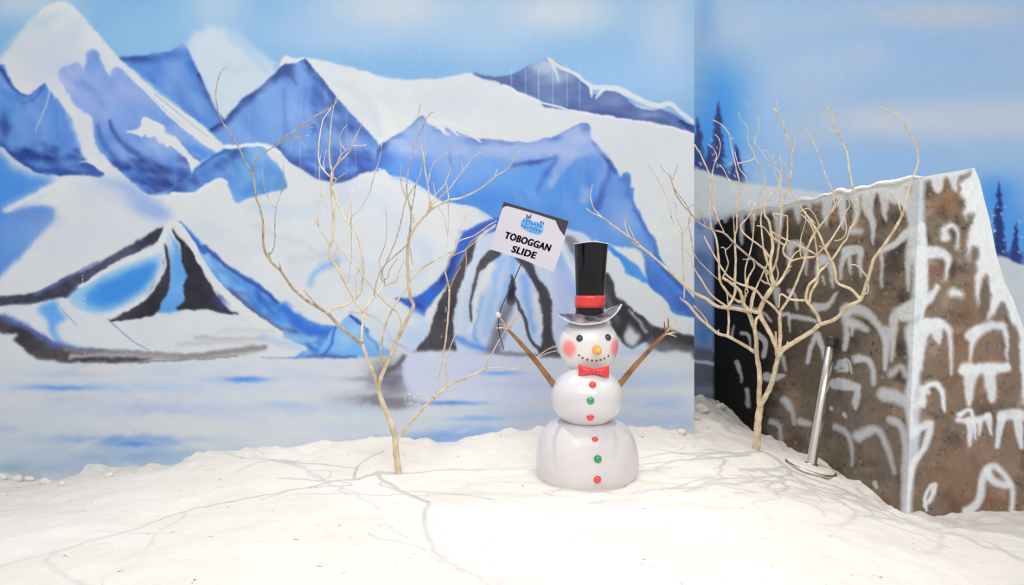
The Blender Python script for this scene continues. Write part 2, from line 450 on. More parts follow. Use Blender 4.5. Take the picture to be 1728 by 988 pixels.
# snow folds above the right range
P.line([(600, 150), (635, 175), (655, 205), (668, 228)], (222, 222, 226), 6, 9, 6, al=.8); P.line([(570, 140), (620, 170), (640, 225)], (196, 208, 224), 7, 7, 9, al=.6)
P.blob(740, 170, 70, 26, (202, 206, 220), .6)
# far dark range on the right
m = P.poly([(796, 123), (830, 128), (862, 126), (890, 113), (918, 101), (930, 99), (960, 120), (990, 142), (1003, 160), (1018, 152), (1035, 152), (1052, 162), (1072, 180), (1100, 186), (1120, 186), (1142, 194), (1160, 207), (1176, 214),
            (1176, 226), (1142, 216), (1100, 206), (1068, 203), (1010, 192), (965, 186), (920, 180), (908, 168), (880, 156), (850, 142), (835, 136), (812, 132)], (92, 118, 176), 1.2, 3, mott=((76, 98, 160), .8))
P.clip = m
P.blob(918, 118, 30, 22, (168, 184, 214), .9); P.blob(945, 135, 26, 14, (150, 168, 206), .8); P.blob(875, 140, 26, 10, (84, 96, 160), .8)
P.blob(1040, 172, 22, 10, (136, 150, 200), .7); P.blob(1100, 195, 26, 6, (140, 152, 204), .7)
P.line([(900, 172), (940, 184), (1000, 190), (1060, 200)], (64, 78, 150), 5, 5, 5, al=.8); P.line([(1150, 205), (1176, 222)], NV, 5, 6, 3, al=.8); P.clip = None
P.wash(m, 60, [(78, 98, 160), (116, 138, 190), (62, 80, 140), (136, 154, 200)], 3, 9, .4, 10, 9)
P.clip = m; P.blob(925, 112, 26, 16, (176, 192, 218), .9); P.blob(950, 128, 22, 10, (150, 170, 206), .7); P.clip = None
for x in (863, 887, 909, 933, 957, 978): P.line([(x, 116), (x, 182)], (200, 208, 226), .7, .5, .8, 0, .6)
P.line([(924, 98), (945, 112), (975, 128), (1000, 146), (1030, 148), (1056, 156), (1080, 170), (1110, 180), (1132, 176), (1150, 190), (1178, 210)], (216, 220, 228), 2, 3, 2, al=.95, mid=5)
P.line([(928, 102), (938, 120), (943, 136)], (206, 212, 226), 4, 1, 3); P.line([(998, 150), (998, 165)], WHT, 4, 1, 2); P.line([(1018, 150), (1006, 166)], WHT, 4, 1, 2)
P.line([(850, 143), (905, 170), (980, 190), (1065, 204), (1140, 218), (1172, 228)], (224, 226, 236), 1.6, 1.6, 1.6)
# great blue range on the right
m = P.poly([(638, 252), (660, 234), (690, 216), (706, 201), (714, 198), (722, 211), (745, 216), (765, 220), (780, 226), (800, 234), (825, 236), (860, 240), (895, 241), (925, 234), (958, 221), (984, 208), (994, 213), (996, 232), (1003, 241),
            (1012, 252), (1028, 266), (1040, 286), (1047, 300), (1051, 294), (1060, 292), (1065, 300), (1062, 316), (1068, 316), (1070, 326), (1068, 340), (1080, 362), (1093, 388), (1106, 405), (1112, 430), (1126, 455), (1145, 475), (1160, 492),
            (1178, 516), (1178, 538), (1150, 534), (1134, 526), (1126, 508), (1110, 496), (1094, 478), (1084, 440), (1060, 428), (1000, 408), (960, 400), (900, 420), (850, 375), (828, 370), (800, 352), (770, 345), (745, 340), (722, 325), (700, 312), (680, 303), (662, 300), (650, 286), (636, 286)],
           (92, 152, 230), 1.4, 3, mott=((80, 142, 226), .8))
P.clip = m
for x, y, rx, ry, c, a, g in [(690, 260, 44, 34, (124, 160, 226), .9, 0), (760, 265, 60, 34, (150, 176, 230), .9, 10), (850, 255, 70, 16, (176, 186, 228), 1, 0), (920, 255, 50, 14, (172, 184, 228), .9, -20), (820, 290, 60, 24, (120, 164, 230), .7, 0),
        (640, 270, 22, 26, (74, 104, 190), .9, 0), (700, 250, 18, 26, (112, 148, 220), .7, 0), (880, 300, 60, 30, (84, 154, 234), .8, 0), (800, 340, 60, 20, (70, 130, 222), .6, 0), (1010, 390, 60, 20, (100, 152, 228), .6, 0),
        (1050, 370, 26, 40, (150, 172, 226), .8, -20), (1035, 330, 20, 30, (150, 170, 226), .9, 0)]:
    P.blob(x, y, rx, ry, c, a, g)
P.line([(640, 250), (664, 232), (692, 214), (712, 200)], NV, 6, 7, 6, al=.85); P.line([(716, 204), (740, 216), (775, 228), (810, 238), (860, 241), (905, 242), (950, 226), (984, 210)], (70, 96, 176), 6, 6, 5, al=.9, mid=5)
P.line([(735, 220), (752, 235), (760, 262), (764, 280)], (80, 110, 196), 4, 2, 4, al=.7); P.line([(765, 225), (775, 245), (780, 265)], (96, 126, 204), 4, 2, 5, al=.6)
P.line([(865, 278), (895, 276), (925, 270), (950, 256), (962, 252)], (50, 66, 150), 4, 6, 4, al=.9, mid=3); P.line([(950, 262), (930, 285), (912, 310), (905, 325)], (64, 92, 190), 5, 2, 5, al=.8)
P.line([(978, 222), (966, 250), (950, 280), (930, 312)], (172, 186, 228), 8, 5, 5, al=.95, mid=12); P.line([(978, 236), (984, 262), (990, 290), (986, 335)], (168, 182, 228), 6, 8, 5, al=.9)
P.blob(988, 215, 12, 14, (60, 78, 152), .85); P.line([(981, 222), (982, 250)], (80, 100, 176), 1.5, 1, 2, al=.7); P.line([(985, 250), (990, 275), (992, 305)], (70, 120, 216), 6, 10, 8, al=.8)
P.line([(1005, 245), (1018, 262), (1026, 280), (1018, 310), (1012, 335)], (150, 166, 222), 10, 9, 6, al=.7); P.line([(1002, 240), (1010, 256), (1026, 272), (1040, 290)], (64, 84, 160), 3, 4, 3, al=.9)
P.line([(1028, 275), (1030, 290), (1022, 310), (1014, 332), (1005, 350)], (62, 86, 172), 3, 7, 5, al=.85, mid=5); P.line([(1052, 296), (1060, 310), (1058, 330)], (84, 108, 184), 6, 5, 5, al=.8)
P.line([(1068, 335), (1085, 372), (1104, 410), (1112, 440)], (64, 96, 186), 5, 7, 6, al=.9); P.line([(1084, 440), (1100, 470), (1130, 500), (1176, 530)], (60, 84, 176), 10, 12, 9, al=.8, mid=16)
P.line([(1120, 455), (1150, 482), (1178, 515)], (50, 72, 160), 5, 6, 5, al=.8); P.blob(1092, 425, 14, 30, (120, 146, 212), .7); P.clip = None
P.wash(m, 110, [(110, 160, 232), (78, 142, 226), (150, 178, 230), (70, 124, 212)], 6, 20, .28, 60, 10)
mu_ = m.copy(); mu_[260 + 258:] = 0
P.wash(mu_, 110, [(176, 188, 230), (156, 178, 230), (136, 168, 226)], 5, 14, .5, 0, 11, clip=m)
for x0, y0, x1, y1 in [(742, 213, 758, 230), (762, 216, 772, 228), (776, 220, 786, 226), (800, 230, 812, 240)]: P.line([(x0, y0), (x1, y1)], WHT, 4, .8, 1.4)
P.line([(722, 205), (760, 208), (800, 222), (815, 232), (860, 234)], (222, 222, 224), 3, 2, 3, al=.8)
P.line([(735, 216), (800, 234)], (220, 226, 238), .8, .8, 1, al=.5)
P.line([(640, 286), (662, 299), (684, 302), (722, 325), (746, 341), (800, 352), (830, 370)], (218, 222, 232), 2, 2, 2, 3, .8)
# flap and descending blue bands right of the hat
P.poly([(1018, 412), (1050, 417), (1076, 421), (1086, 434), (1088, 452), (1090, 470), (1076, 452), (1058, 438), (1040, 424)], WHT, 1.5, 3)
P.poly([(1015, 408), (1030, 416), (1050, 428), (1066, 440), (1082, 455), (1094, 476), (1088, 478), (1072, 470), (1055, 460), (1050, 448), (1040, 436), (1028, 426)], (60, 128, 222), 1.6, 4, mott=((90, 160, 234), .8))
P.poly([(1005, 404), (1022, 420), (1046, 440), (1054, 460), (1078, 472), (1098, 488), (1122, 506), (1132, 528), (1150, 534), (1180, 540), (1180, 572), (1140, 560), (1110, 551), (1085, 536), (1062, 521), (1045, 506), (1040, 488), (1022, 462), (1000, 430)], (212, 217, 224), 1.4, 3)
# small light blue piece below the third mountain
m = P.poly([(384, 250), (415, 247), (444, 246), (452, 262), (468, 278), (478, 292), (484, 305), (482, 318), (452, 326), (420, 334), (400, 343), (390, 325), (382, 305), (368, 304), (350, 311), (326, 325), (290, 326), (262, 328),
            (290, 318), (318, 300), (330, 285), (350, 268)], (118, 168, 228), 1.3, 3, mott=((96, 152, 224), .8))
P.clip = m
P.line([(384, 252), (360, 262), (330, 284)], (50, 100, 186), 4, 6, 3, al=.9); P.line([(396, 262), (370, 280), (340, 300), (300, 320)], (56, 80, 158), 8, 14, 9, al=.95)
P.blob(400, 256, 14, 6, NV, .8); P.blob(420, 320, 26, 10, (70, 130, 222), .7, -20); P.blob(452, 300, 10, 26, (84, 150, 220), .7); P.clip = None
P.wash(m, 60, [(140, 184, 232), (84, 146, 222), (60, 110, 200), (110, 166, 230)], 4, 12, .4, 45, 12)
P.poly([(460, 318), (468, 304), (478, 306), (484, 316)], (90, 146, 210), 1.5, 2); P.line([(383, 248), (410, 246), (440, 243), (456, 250), (470, 256)], (222, 226, 234), 3, 3, 2)
P.line([(290, 326), (330, 326), (350, 313), (372, 304), (384, 308)], (222, 224, 232), 3, 2, 2)
# faint folds in the middle snow field
for pts, c, w0, s_, a in [([(430, 380), (470, 400), (510, 410), (540, 430)], (200, 202, 212), 4, 6, .6), ([(490, 440), (520, 435), (560, 432)], (192, 198, 212), 6, 8, .5),
        ([(566, 442), (546, 450), (532, 462), (523, 480)], (112, 170, 238), 5, 9, .8), ([(545, 430), (600, 440), (640, 455)], (186, 200, 220), 6, 9, .5), ([(430, 350), (500, 360), (540, 345)], (186, 206, 230), 10, 14, .6),
        ([(580, 330), (640, 340), (700, 420)], (196, 206, 230), 18, 20, .6), ([(590, 470), (660, 490), (700, 500)], (196, 206, 226), 12, 14, .6), ([(340, 380), (400, 420), (440, 420)], (204, 210, 224), 12, 14, .6),
        ([(715, 410), (720, 440), (700, 470)], (190, 204, 230), 12, 12, .6)]:
    P.line(pts, c, w0, w0 * .6, s_, al=a)
# icy pyramid on the left
P.poly([(276, 381), (272, 398), (262, 410), (250, 416), (230, 428), (205, 438), (180, 455), (162, 468), (142, 480), (128, 492), (112, 502), (80, 508), (50, 516), (20, 517), (-60, 520), (-330, 560), (-330, 540), (-60, 505), (0, 499), (45, 497), (80, 486), (112, 466), (140, 458), (165, 444),
        (200, 424), (225, 410), (250, 396)], (84, 84, 112), 1.4, 4, mott=((56, 54, 68), .9))
P.line([(60, 498), (100, 478), (120, 466), (165, 442)], (92, 110, 176), 3, 2, 3, al=.7)
P.poly([(274, 430), (266, 455), (258, 480), (240, 498), (215, 514), (188, 526), (162, 530), (140, 524), (120, 512), (116, 502), (130, 488), (162, 470), (200, 452), (240, 440), (262, 430)], (150, 196, 236), 4, 3)
P.poly([(266, 442), (258, 466), (246, 484), (222, 500), (198, 515), (170, 521), (148, 514), (142, 500), (162, 482), (200, 464), (238, 448)], (66, 140, 224), 5, 4, mott=((86, 156, 230), .7))
P.poly([(284, 395), (300, 415), (312, 438), (319, 464), (314, 488), (317, 508), (300, 524), (266, 528), (278, 500), (287, 460), (284, 430)], (116, 172, 232), 2, 4, mott=((90, 156, 230), .8))
P.blob(290, 405, 8, 26, (200, 212, 230), .9); P.blob(290, 515, 20, 12, (96, 156, 232), .7)
P.poly([(277, 410), (284, 436), (287, 462), (284, 490), (272, 512), (268, 526), (246, 536), (208, 541), (182, 540), (212, 527), (238, 512), (256, 486), (272, 464), (276, 440)], (70, 66, 80), 1.2, 5, mott=((48, 46, 54), .9))
P.poly([(290, 386), (300, 396), (314, 412), (326, 426), (338, 448), (352, 474), (366, 500), (386, 522), (402, 531), (372, 528), (340, 522), (315, 525), (296, 520), (312, 508), (310, 484), (318, 466), (308, 442), (305, 420)], (62, 60, 76), 1.2, 5, mott=((44, 42, 50), .8))
P.blob(372, 505, 12, 16, (66, 84, 160), .6)
mstrip = P.poly([(302, 374), (318, 386), (345, 413), (380, 445), (420, 470), (442, 484), (470, 508), (500, 530), (540, 548), (566, 552), (575, 570), (560, 590), (530, 606), (490, 606), (520, 590), (500, 578), (465, 560), (440, 540), (405, 510), (372, 480), (345, 450), (322, 412)], (72, 130, 216), 1.5, 4, mott=((110, 170, 236), .9))
P.wash(mstrip, 90, [(130, 184, 240), (50, 90, 180), (70, 130, 216), (160, 200, 240)], 3, 9, .5, 45, 13)
P.line([(303, 378), (325, 402), (345, 425)], DB, 3, 4, 3, al=.8); P.line([(345, 415), (385, 452), (425, 478), (470, 510)], (50, 76, 160), 3, 3, 3, al=.8); P.line([(390, 492), (430, 528), (462, 552), (500, 560)], (90, 92, 120), 5, 3, 5, al=.8)
P.line([(480, 520), (520, 556), (555, 562)], (54, 110, 210), 10, 7, 7, al=.9); P.line([(480, 562), (500, 575), (530, 572)], (160, 196, 234), 6, 6, 6, al=.6)
P.line([(278, 385), (289, 376), (302, 380), (322, 410), (345, 452), (375, 490), (408, 520), (440, 545), (470, 565)], WHT, 3, 8, 2, al=1, mid=6)
P.line([(284, 382), (272, 405), (262, 420), (200, 446), (160, 468), (135, 486)], WHT, 5, 2, 2, al=1, mid=5); P.line([(276, 430), (278, 450), (266, 475), (248, 500), (215, 522), (180, 533)], (212, 220, 232), 2, 3, 2, al=.9)
P.poly([(0, 519), (60, 512), (96, 504), (112, 506), (130, 522), (170, 536), (190, 548), (220, 575), (250, 592), (200, 590), (150, 586), (110, 580), (60, 558), (30, 542), (0, 532)], (212, 217, 226), 2, 3)
P.poly([(64, 522), (86, 508), (98, 510), (100, 524), (112, 538), (98, 545), (96, 560), (106, 578), (120, 586), (100, 580), (84, 560), (80, 542)], (98, 164, 236), 4, 4, al=.95)
P.line([(104, 520), (115, 535), (130, 552)], (130, 140, 170), 1, .5, 1.5, al=.7); P.line([(185, 542), (215, 570), (250, 590)], (120, 130, 180), 1, .6, 1.2, al=.8)
P.poly([(-330, 500), (-60, 520), (0, 531), (30, 545), (62, 560), (92, 578), (118, 588), (170, 592), (230, 600), (260, 606), (200, 612), (110, 613), (64, 606), (42, 590), (22, 574), (0, 562), (-330, 560)], (92, 88, 96), 2, 4, mott=((58, 54, 62), .9))
P.line([(10, 536), (50, 556), (90, 580), (150, 592)], (90, 110, 186), 6, 4, 6, al=.8)
P.line([(110, 592), (170, 594), (230, 597), (300, 603), (360, 597), (445, 586)], (132, 126, 130), 4, 4, 4, al=.85, mid=5); P.line([(150, 611), (250, 611), (320, 608), (400, 601)], (100, 96, 100), 2, 1, 2.5, al=.8)
for pts, c, w0, s_, a in [([(120, 602), (200, 600), (300, 604)], (198, 200, 208), 4, 4, .7), ([(230, 598), (320, 604), (400, 596), (445, 590)], (150, 146, 152), 5, 6, .7), ([(330, 570), (400, 573), (446, 570)], (170, 168, 174), 3, 5, .7),
        ([(300, 582), (380, 578), (430, 582)], (186, 186, 192), 4, 4, .6), ([(370, 560), (420, 556), (460, 560)], (196, 194, 196), 4, 6, .6), ([(440, 570), (480, 580), (520, 596)], (170, 190, 220), 7, 8, .6)]:
    P.line(pts, c, w0, w0 * .5, s_, al=a)
# small ice block and the cove round it
P.poly([(560, 560), (572, 548), (590, 532), (606, 540), (622, 558), (640, 580), (660, 600), (560, 606), (535, 604)], (140, 188, 240), 1.5, 4, mott=((110, 172, 238), .7))
P.blob(585, 575, 16, 20, (160, 204, 244), .7); P.blob(600, 560, 10, 10, (170, 208, 242), .6); P.blob(560, 600, 30, 6, (84, 140, 226), .6)
P.line([(566, 552), (562, 570), (555, 590), (540, 604)], (60, 110, 206), 2, 2, 2, al=.9); P.line([(592, 534), (604, 544), (612, 552)], (56, 90, 176), 2.5, 2, 2); P.line([(618, 556), (622, 568), (632, 580), (638, 590)], (56, 110, 206), 3, 1.5, 2)
P.line([(440, 606), (520, 604), (600, 603)], (60, 110, 210), 2, 2, 2.5, al=.9); P.line([(520, 603), (560, 601), (600, 603)], (84, 96, 150), 3, 2, 2.5, al=.7)
P.line([(590, 528), (620, 532), (645, 548), (660, 570), (668, 592)], (188, 180, 178), 1.4, 1.2, 2, al=.8); P.blob(640, 560, 20, 26, (202, 212, 228), .8); P.blob(690, 570, 40, 20, (176, 200, 234), .7)
P.blob(610, 590, 30, 12, (110, 176, 244), .7); P.line([(655, 575), (690, 590)], (170, 184, 214), 2, 2, 2, al=.7)
# the ice cave behind the sign
m = P.poly([(846, 366), (880, 368), (950, 384), (985, 395), (1002, 410), (1010, 440), (1014, 470), (1030, 510), (1050, 545), (1060, 600), (700, 598), (730, 560), (750, 500), (770, 455), (785, 415), (812, 385)], (190, 205, 236), 2, 3, mott=((206, 214, 232), .8))
P.clip = m
for pts, c, w0, s_, a in [([(868, 430), (860, 470), (846, 520)], (130, 174, 240), 8, 8, .8), ([(810, 500), (800, 560), (812, 590)], (96, 156, 236), 5, 8, .8), ([(845, 440), (835, 480), (820, 560)], (150, 186, 240), 10, 10, .8),
        ([(885, 470), (892, 520), (900, 560)], (120, 168, 240), 7, 8, .8), ([(940, 430), (960, 480), (985, 520)], (140, 176, 238), 12, 12, .8), ([(950, 470), (955, 540), (970, 590)], (176, 190, 236), 14, 12, .8),
        ([(770, 570), (800, 585), (840, 590)], (90, 140, 226), 6, 6, .8), ([(828, 450), (806, 500), (795, 560)], (220, 222, 226), 8, 5, .9), ([(905, 500), (912, 560)], (220, 222, 226), 5, 4, .8), ([(950, 420), (980, 480), (1000, 510)], (222, 224, 232), 3, 3, .9),
        ([(870, 520), (880, 560), (870, 590)], (206, 212, 232), 6, 6, .7), ([(782, 470), (778, 520), (776, 560)], (206, 216, 232), 5, 4, .8)]:
    P.line(pts, c, w0, w0 * .5, s_, al=a)
P.clip = None
P.poly([(846, 366), (815, 376), (790, 388), (774, 408), (762, 440), (744, 468), (715, 494), (690, 503), (665, 503), (690, 518), (702, 530), (716, 536), (720, 522), (740, 500), (760, 478), (772, 450), (786, 424), (806, 402), (846, 384)], (66, 108, 208), 1.6, 4, mott=((56, 86, 176), .8))
P.line([(835, 380), (815, 395), (800, 408), (790, 425), (772, 465), (735, 510)], WHT, 2, 5, 2.5, al=.95)
P.blob(790, 395, 12, 6, (50, 100, 206), .7); P.line([(768, 430), (758, 455), (745, 475)], NV, 3, 5, 5, al=.7); P.blob(725, 500, 14, 9, (44, 110, 214), .8, -40); P.blob(705, 518, 10, 8, (40, 70, 170), .8); P.line([(700, 530), (715, 548), (700, 580)], (180, 206, 240), 8, 8, 8, al=.7)
P.poly([(816, 390), (806, 402), (800, 425), (790, 448), (782, 470), (772, 500), (764, 540), (766, 570), (768, 598), (735, 600), (704, 592), (722, 566), (734, 532), (746, 498), (762, 470), (778, 440), (790, 418)], (62, 60, 68), 1.3, 5, mott=((84, 82, 90), .8))
P.poly([(822, 426), (840, 420), (845, 430), (824, 446), (808, 462), (804, 480), (796, 512), (795, 545), (791, 530), (794, 500), (802, 462), (810, 440)], (72, 70, 78), 1, 3, mott=((90, 88, 96), .7))
P.line([(838, 560), (846, 530), (857, 505)], (150, 150, 172), 8, 5, 7, al=.7); P.poly([(863, 462), (870, 482), (869, 500), (867, 514), (857, 514), (855, 500), (860, 480)], (52, 50, 58), 1, 3)
P.line([(862, 512), (848, 545), (834, 590)], (110, 108, 126), 5, 12, 8, al=.8); P.line([(868, 500), (878, 522), (888, 545), (893, 570), (912, 592)], (70, 70, 84), 2.4, 3, 1.5, al=.9)
P.poly([(868, 434), (896, 442), (908, 468), (925, 492), (931, 520), (932, 555), (941, 592), (950, 606), (912, 602), (915, 570), (914, 530), (909, 500), (900, 478), (884, 452)], (66, 64, 74), 1.3, 4, mott=((86, 84, 92), .8))
P.poly([(950, 400), (976, 408), (990, 440), (980, 470), (972, 440)], (96, 94, 104), 2, 3, al=.7)
P.line([(700, 596), (760, 604), (850, 602), (950, 604), (1000, 606)], (110, 108, 122), 4, 3, 4, al=.8, mid=7)
# dark rocks right of the snowman
m = P.poly([(1008, 476), (1022, 460), (1034, 476), (1040, 500), (1052, 508), (1072, 524), (1100, 546), (1112, 552), (1140, 560), (1180, 572), (1180, 616), (1140, 606), (1112, 594), (1094, 578), (1078, 584), (1066, 590), (1050, 578), (1036, 560), (1020, 520)], (82, 80, 86), 1.5, 5, mott=((58, 56, 62), .9))
P.poly([(1060, 548), (1068, 556), (1080, 566), (1076, 580), (1066, 586), (1054, 574), (1056, 560)], (200, 206, 218), 3, 4)
P.line([(1062, 524), (1080, 545), (1090, 560)], (170, 172, 184), 2, 3, 3, al=.8); P.line([(1100, 580), (1140, 590), (1180, 600)], (124, 120, 128), 8, 9, 8, al=.7); P.line([(1010, 480), (1024, 505), (1040, 540)], (120, 118, 122), 5, 5, 6, al=.6)
P.blob(1090, 600, 40, 12, (170, 196, 234), .8)
# frozen lake
P.poly([(-330, 612), (60, 608), (110, 615), (250, 614), (440, 604), (600, 606), (700, 602), (900, 606), (1060, 600), (1100, 600), (1180, 618), (1180, 900), (-330, 900)], (205, 211, 226), 2.5, 4, mott=((212, 215, 222), .8))
for x, y, rx, ry, c, a in [(190, 655, 260, 10, (170, 195, 232), .6), (100, 655, 60, 5, (100, 150, 222), .8), (410, 641, 60, 6, (90, 146, 228), .8), (420, 640, 30, 4, (70, 130, 224), .7), (260, 690, 150, 14, (176, 190, 226), .7), (470, 685, 50, 7, (150, 178, 228), .7),
        (200, 742, 130, 8, (110, 150, 216), .8), (230, 750, 60, 6, (80, 142, 224), .9), (200, 770, 150, 18, (140, 176, 214), .9), (60, 765, 100, 30, (190, 204, 218), .8), (30, 790, 120, 12, (150, 182, 210), .8), (120, 632, 60, 6, (190, 188, 198), .6),
        (120, 675, 60, 6, (196, 194, 204), .6), (10, 725, 50, 8, (170, 186, 216), .6), (560, 690, 120, 12, (180, 200, 230), .6), (600, 722, 100, 10, (196, 208, 226), .7), (520, 640, 80, 16, (206, 212, 234), .7), (300, 720, 160, 14, (214, 215, 220), .7),
        (700, 745, 90, 8, (130, 172, 232), .8), (760, 735, 70, 8, (112, 160, 228), .7), (900, 640, 120, 14, (172, 194, 232), .7), (880, 700, 130, 14, (180, 198, 232), .6), (1100, 640, 90, 16, (170, 194, 232), .7), (1110, 680, 60, 14, (160, 186, 230), .7),
        (1120, 710, 90, 14, (172, 190, 226), .8), (1130, 660, 60, 6, (214, 217, 222), .7), (950, 720, 80, 10, (176, 194, 230), .7), (-150, 700, 160, 30, (180, 196, 226), .7)]:
    P.blob(x, y, rx, ry, c, a, 0, 14)
P.blob(660, 640, 34, 34, (108, 102, 120), .9, 60); P.blob(640, 675, 60, 12, (124, 116, 130), .9); P.blob(620, 640, 44, 5, (150, 152, 170), .7); P.blob(610, 662, 36, 4, (186, 200, 224), .8); P.blob(670, 685, 26, 8, (112, 106, 124), .8)
P.poly([(700, 594), (684, 606), (678, 622), (682, 645), (694, 664), (712, 676), (760, 684), (860, 680), (960, 670), (960, 612), (850, 600), (760, 592)], (200, 206, 236), 2.2, 3, mott=((208, 214, 230), .8))
P.line([(682, 602), (668, 618), (650, 630)], (100, 96, 112), 3, 6, 4, al=.9)
P.line([(681, 615), (683, 642), (694, 662), (710, 672)], (184, 192, 238), 3, 3, 3, al=.8)
for x, y, rx, ry, c, a in [(760, 681, 56, 4, (96, 146, 230), .9), (790, 630, 80, 8, (180, 200, 232), .6), (840, 630, 40, 4, (110, 160, 234), .8), (800, 706, 60, 5, (120, 166, 230), .7), (880, 650, 60, 14, (196, 204, 236), .8), (760, 640, 60, 18, (206, 210, 236), .7), (740, 700, 60, 8, (204, 216, 226), .8),
        (800, 725, 60, 10, (140, 178, 234), .7)]:
    P.blob(x, y, rx, ry, c, a, 0, 8)
mk = np.zeros((P.h, P.w), np.float32); mk[260 + 615:, :] = 1
P.wash(mk, 260, [(214, 217, 224), (188, 200, 230), (206, 210, 228), (176, 194, 230), (216, 218, 220)], 3, 9, .4, 0, 15, 7)
# paint spatter and pale drips
rr = random.Random(5)
for _ in range(26):
    x, y = rr.uniform(683, 710), 686 - rr.uniform(0, 22)
    P.line([(x, y), (x + 1.5, y)], (226, 228, 232), .8, .6, .8, 0)
for _ in range(24):
    x, y = rr.choice([(752, 530), (745, 575), (1068, 520), (1090, 470), (140, 470), (141, 515), (143, 585), (730, 590)]); y += rr.uniform(-14, 16); x += rr.uniform(-2.5, 2.5)
    P.line([(x, y), (x, y + rr.uniform(1, 5))], (224, 226, 230), .7, .6, .7, 0, .9)
for _ in range(90):
    x = rr.uniform(-300, 1170); y = rr.uniform(-50, 640)
    P.line([(x, y), (x, y + rr.uniform(20, 90))], (205, 214, 236), .8, .4, 1, 0, .14)

def wall_grid(x0, x1, y0, y1, step, fn):
    xs = np.arange(x0, x1 + .01, step); xs[-1] = x1
    ys = np.arange(y0, y1 + .01, step)
    return xs, ys

def grid_faces(nx, ny, off=0):
    i = np.arange(nx * ny).reshape(ny, nx)
    return np.stack([i[:-1, :-1], i[1:, :-1], i[1:, 1:], i[:-1, 1:]], -1).reshape(-1, 4) + off

def plane_mural(name, pA, pB, z0, z1, step, painter, k, material, thick=.08, side=(200, 205, 212)):
    """upright panel from pA to pB (x,y), facing the visitor; painted front, plain thickness behind"""
    pA = np.array(pA, float); pB = np.array(pB, float)
    L = np.linalg.norm(pB - pA); d = (pB - pA) / L; nrm = np.array([-d[1], d[0]])
    nx = int(L / step) + 1; nz = int((z1 - z0) / step) + 1
    u = np.linspace(0, L, nx); z = np.linspace(z1, z0, nz)
    U, Z = np.meshgrid(u, z)
    X = pA[0] + d[0] * U; Y = pA[1] + d[1] * U
    V = np.stack([X, Y, Z], -1).reshape(-1, 3)
    px = CX + X.ravel() / Y.ravel() * F; py = CY - (Z.ravel() - H) / Y.ravel() * F
    col = painter.sample(px, py, k)
    Fq = grid_faces(nx, nz)
    # thickness
    b = len(V); pl = srgb(side) * k
    a2 = pA + nrm * thick; b2 = pB + nrm * thick
    rim = [(pA[0], pA[1], z1), (pB[0], pB[1], z1), (pB[0], pB[1], z0), (pA[0], pA[1], z0), (a2[0], a2[1], z1), (b2[0], b2[1], z1), (b2[0], b2[1], z0), (a2[0], a2[1], z0)]
    V = np.vstack([V, rim]); col = np.vstack([col, np.tile(pl, (8, 1))])
    ff = np.array([(0, 1, 5, 4), (1, 2, 6, 5), (2, 3, 7, 6), (3, 0, 4, 7), (4, 5, 6, 7)]) + b
    me = mesh_np(name, V, np.vstack([Fq, ff])); put_paint(me, col)
    return link(name, me, material, smooth=False)

KP = np.array([.93, .965, .945])
M_mural = paint_mat('painted_wall', .42, .05, 8)
a = on_left_wall(-320, 0); b = on_left_wall(1171.5, 0)
o = plane_mural('wall_left', (a.x, a.y), (b.x, b.y), -.6, 4.0, .0056, P, KP, M_mural)
tag(o, 'wall panel painted with blue and white snowy mountains behind the snowman', kind='structure')
del P

# ---------------- back wall, painted with sky and pines
BW = 7.05
P = Painter(1080, -260, 2260, 900, (158, 188, 226), 40)
for x, y, rx, ry, c, a in [(1600, 25, 160, 26, (190, 198, 212), .8), (1230, 60, 60, 50, (186, 202, 224), .8), (1350, 40, 120, 30, (172, 196, 222), .6), (1450, 100, 160, 40, (150, 186, 228), .7), (1460, 90, 30, 26, (178, 196, 220), .7),
        (1530, 205, 180, 34, (196, 204, 220), .95), (1700, 200, 120, 40, (194, 202, 222), .9), (1400, 110, 120, 40, (178, 198, 226), .7), (1350, 150, 70, 30, (176, 196, 222), .6), (1370, 230, 60, 26, (176, 196, 220), .7), (1450, 280, 160, 26, (152, 190, 236), .9), (1600, 130, 120, 26, (160, 192, 226), .6),
        (1215, 180, 50, 90, (74, 154, 232), .9), (1200, 250, 60, 60, (60, 148, 236), .9), (1290, 200, 40, 70, (150, 190, 234), .5), (1680, 340, 40, 60, (76, 150, 232), .9), (1712, 400, 60, 60, (70, 148, 232), .8), (1690, 270, 60, 30, (166, 196, 230), .7),
        (1900, 100, 160, 60, (184, 198, 220), .7), (1900, 330, 160, 80, (90, 160, 234), .7), (2100, 200, 160, 60, (184, 198, 220), .7), (1190, 20, 20, 60, (110, 165, 220), .5)]:
    P.blob(x, y, rx, ry, c, a)
def pine(x, top, bot, w, n):
    for i in range(n):
        t = (i + 1) / n; y = top + (bot - top) * t
        ww = w * (.15 + .85 * t)
        P.poly([(x, y - (bot - top) / n * 1.9), (x + ww, y), (x + ww * .4, y - 1), (x, y + 2), (x - ww * .4, y - 1), (x - ww, y)], (46, 62, 124), 1.3, 7, .95)
for a_ in [(1178, 205, 300, 14, 9), (1211, 178, 300, 17, 11), (1243, 248, 310, 14, 7), (1196, 250, 300, 16, 6), (1685, 316, 440, 15, 12), (1714, 382, 445, 11, 8), (1790, 330, 450, 15, 12), (1840, 360, 460, 15, 10), (1930, 330, 460, 16, 12)]:
    pine(*a_)
for x, y, rx, ry in [(1180, 290, 22, 18), (1215, 296, 26, 14), (1240, 300, 18, 12), (1700, 435, 34, 10)]: P.blob(x, y, rx, ry, (52, 68, 132), .85)
for _ in range(60):
    x = rr.choice([1178, 1211, 1240, 1685, 1714, 1790, 1840, 1930]) + rr.uniform(-12, 12); y = rr.uniform(225, 300) if x < 1300 else rr.uniform(345, 435)
    P.line([(x, y), (x + rr.uniform(-3, 3), y + 2)], (190, 206, 232), 1.2, .8, 1, 2, .85)
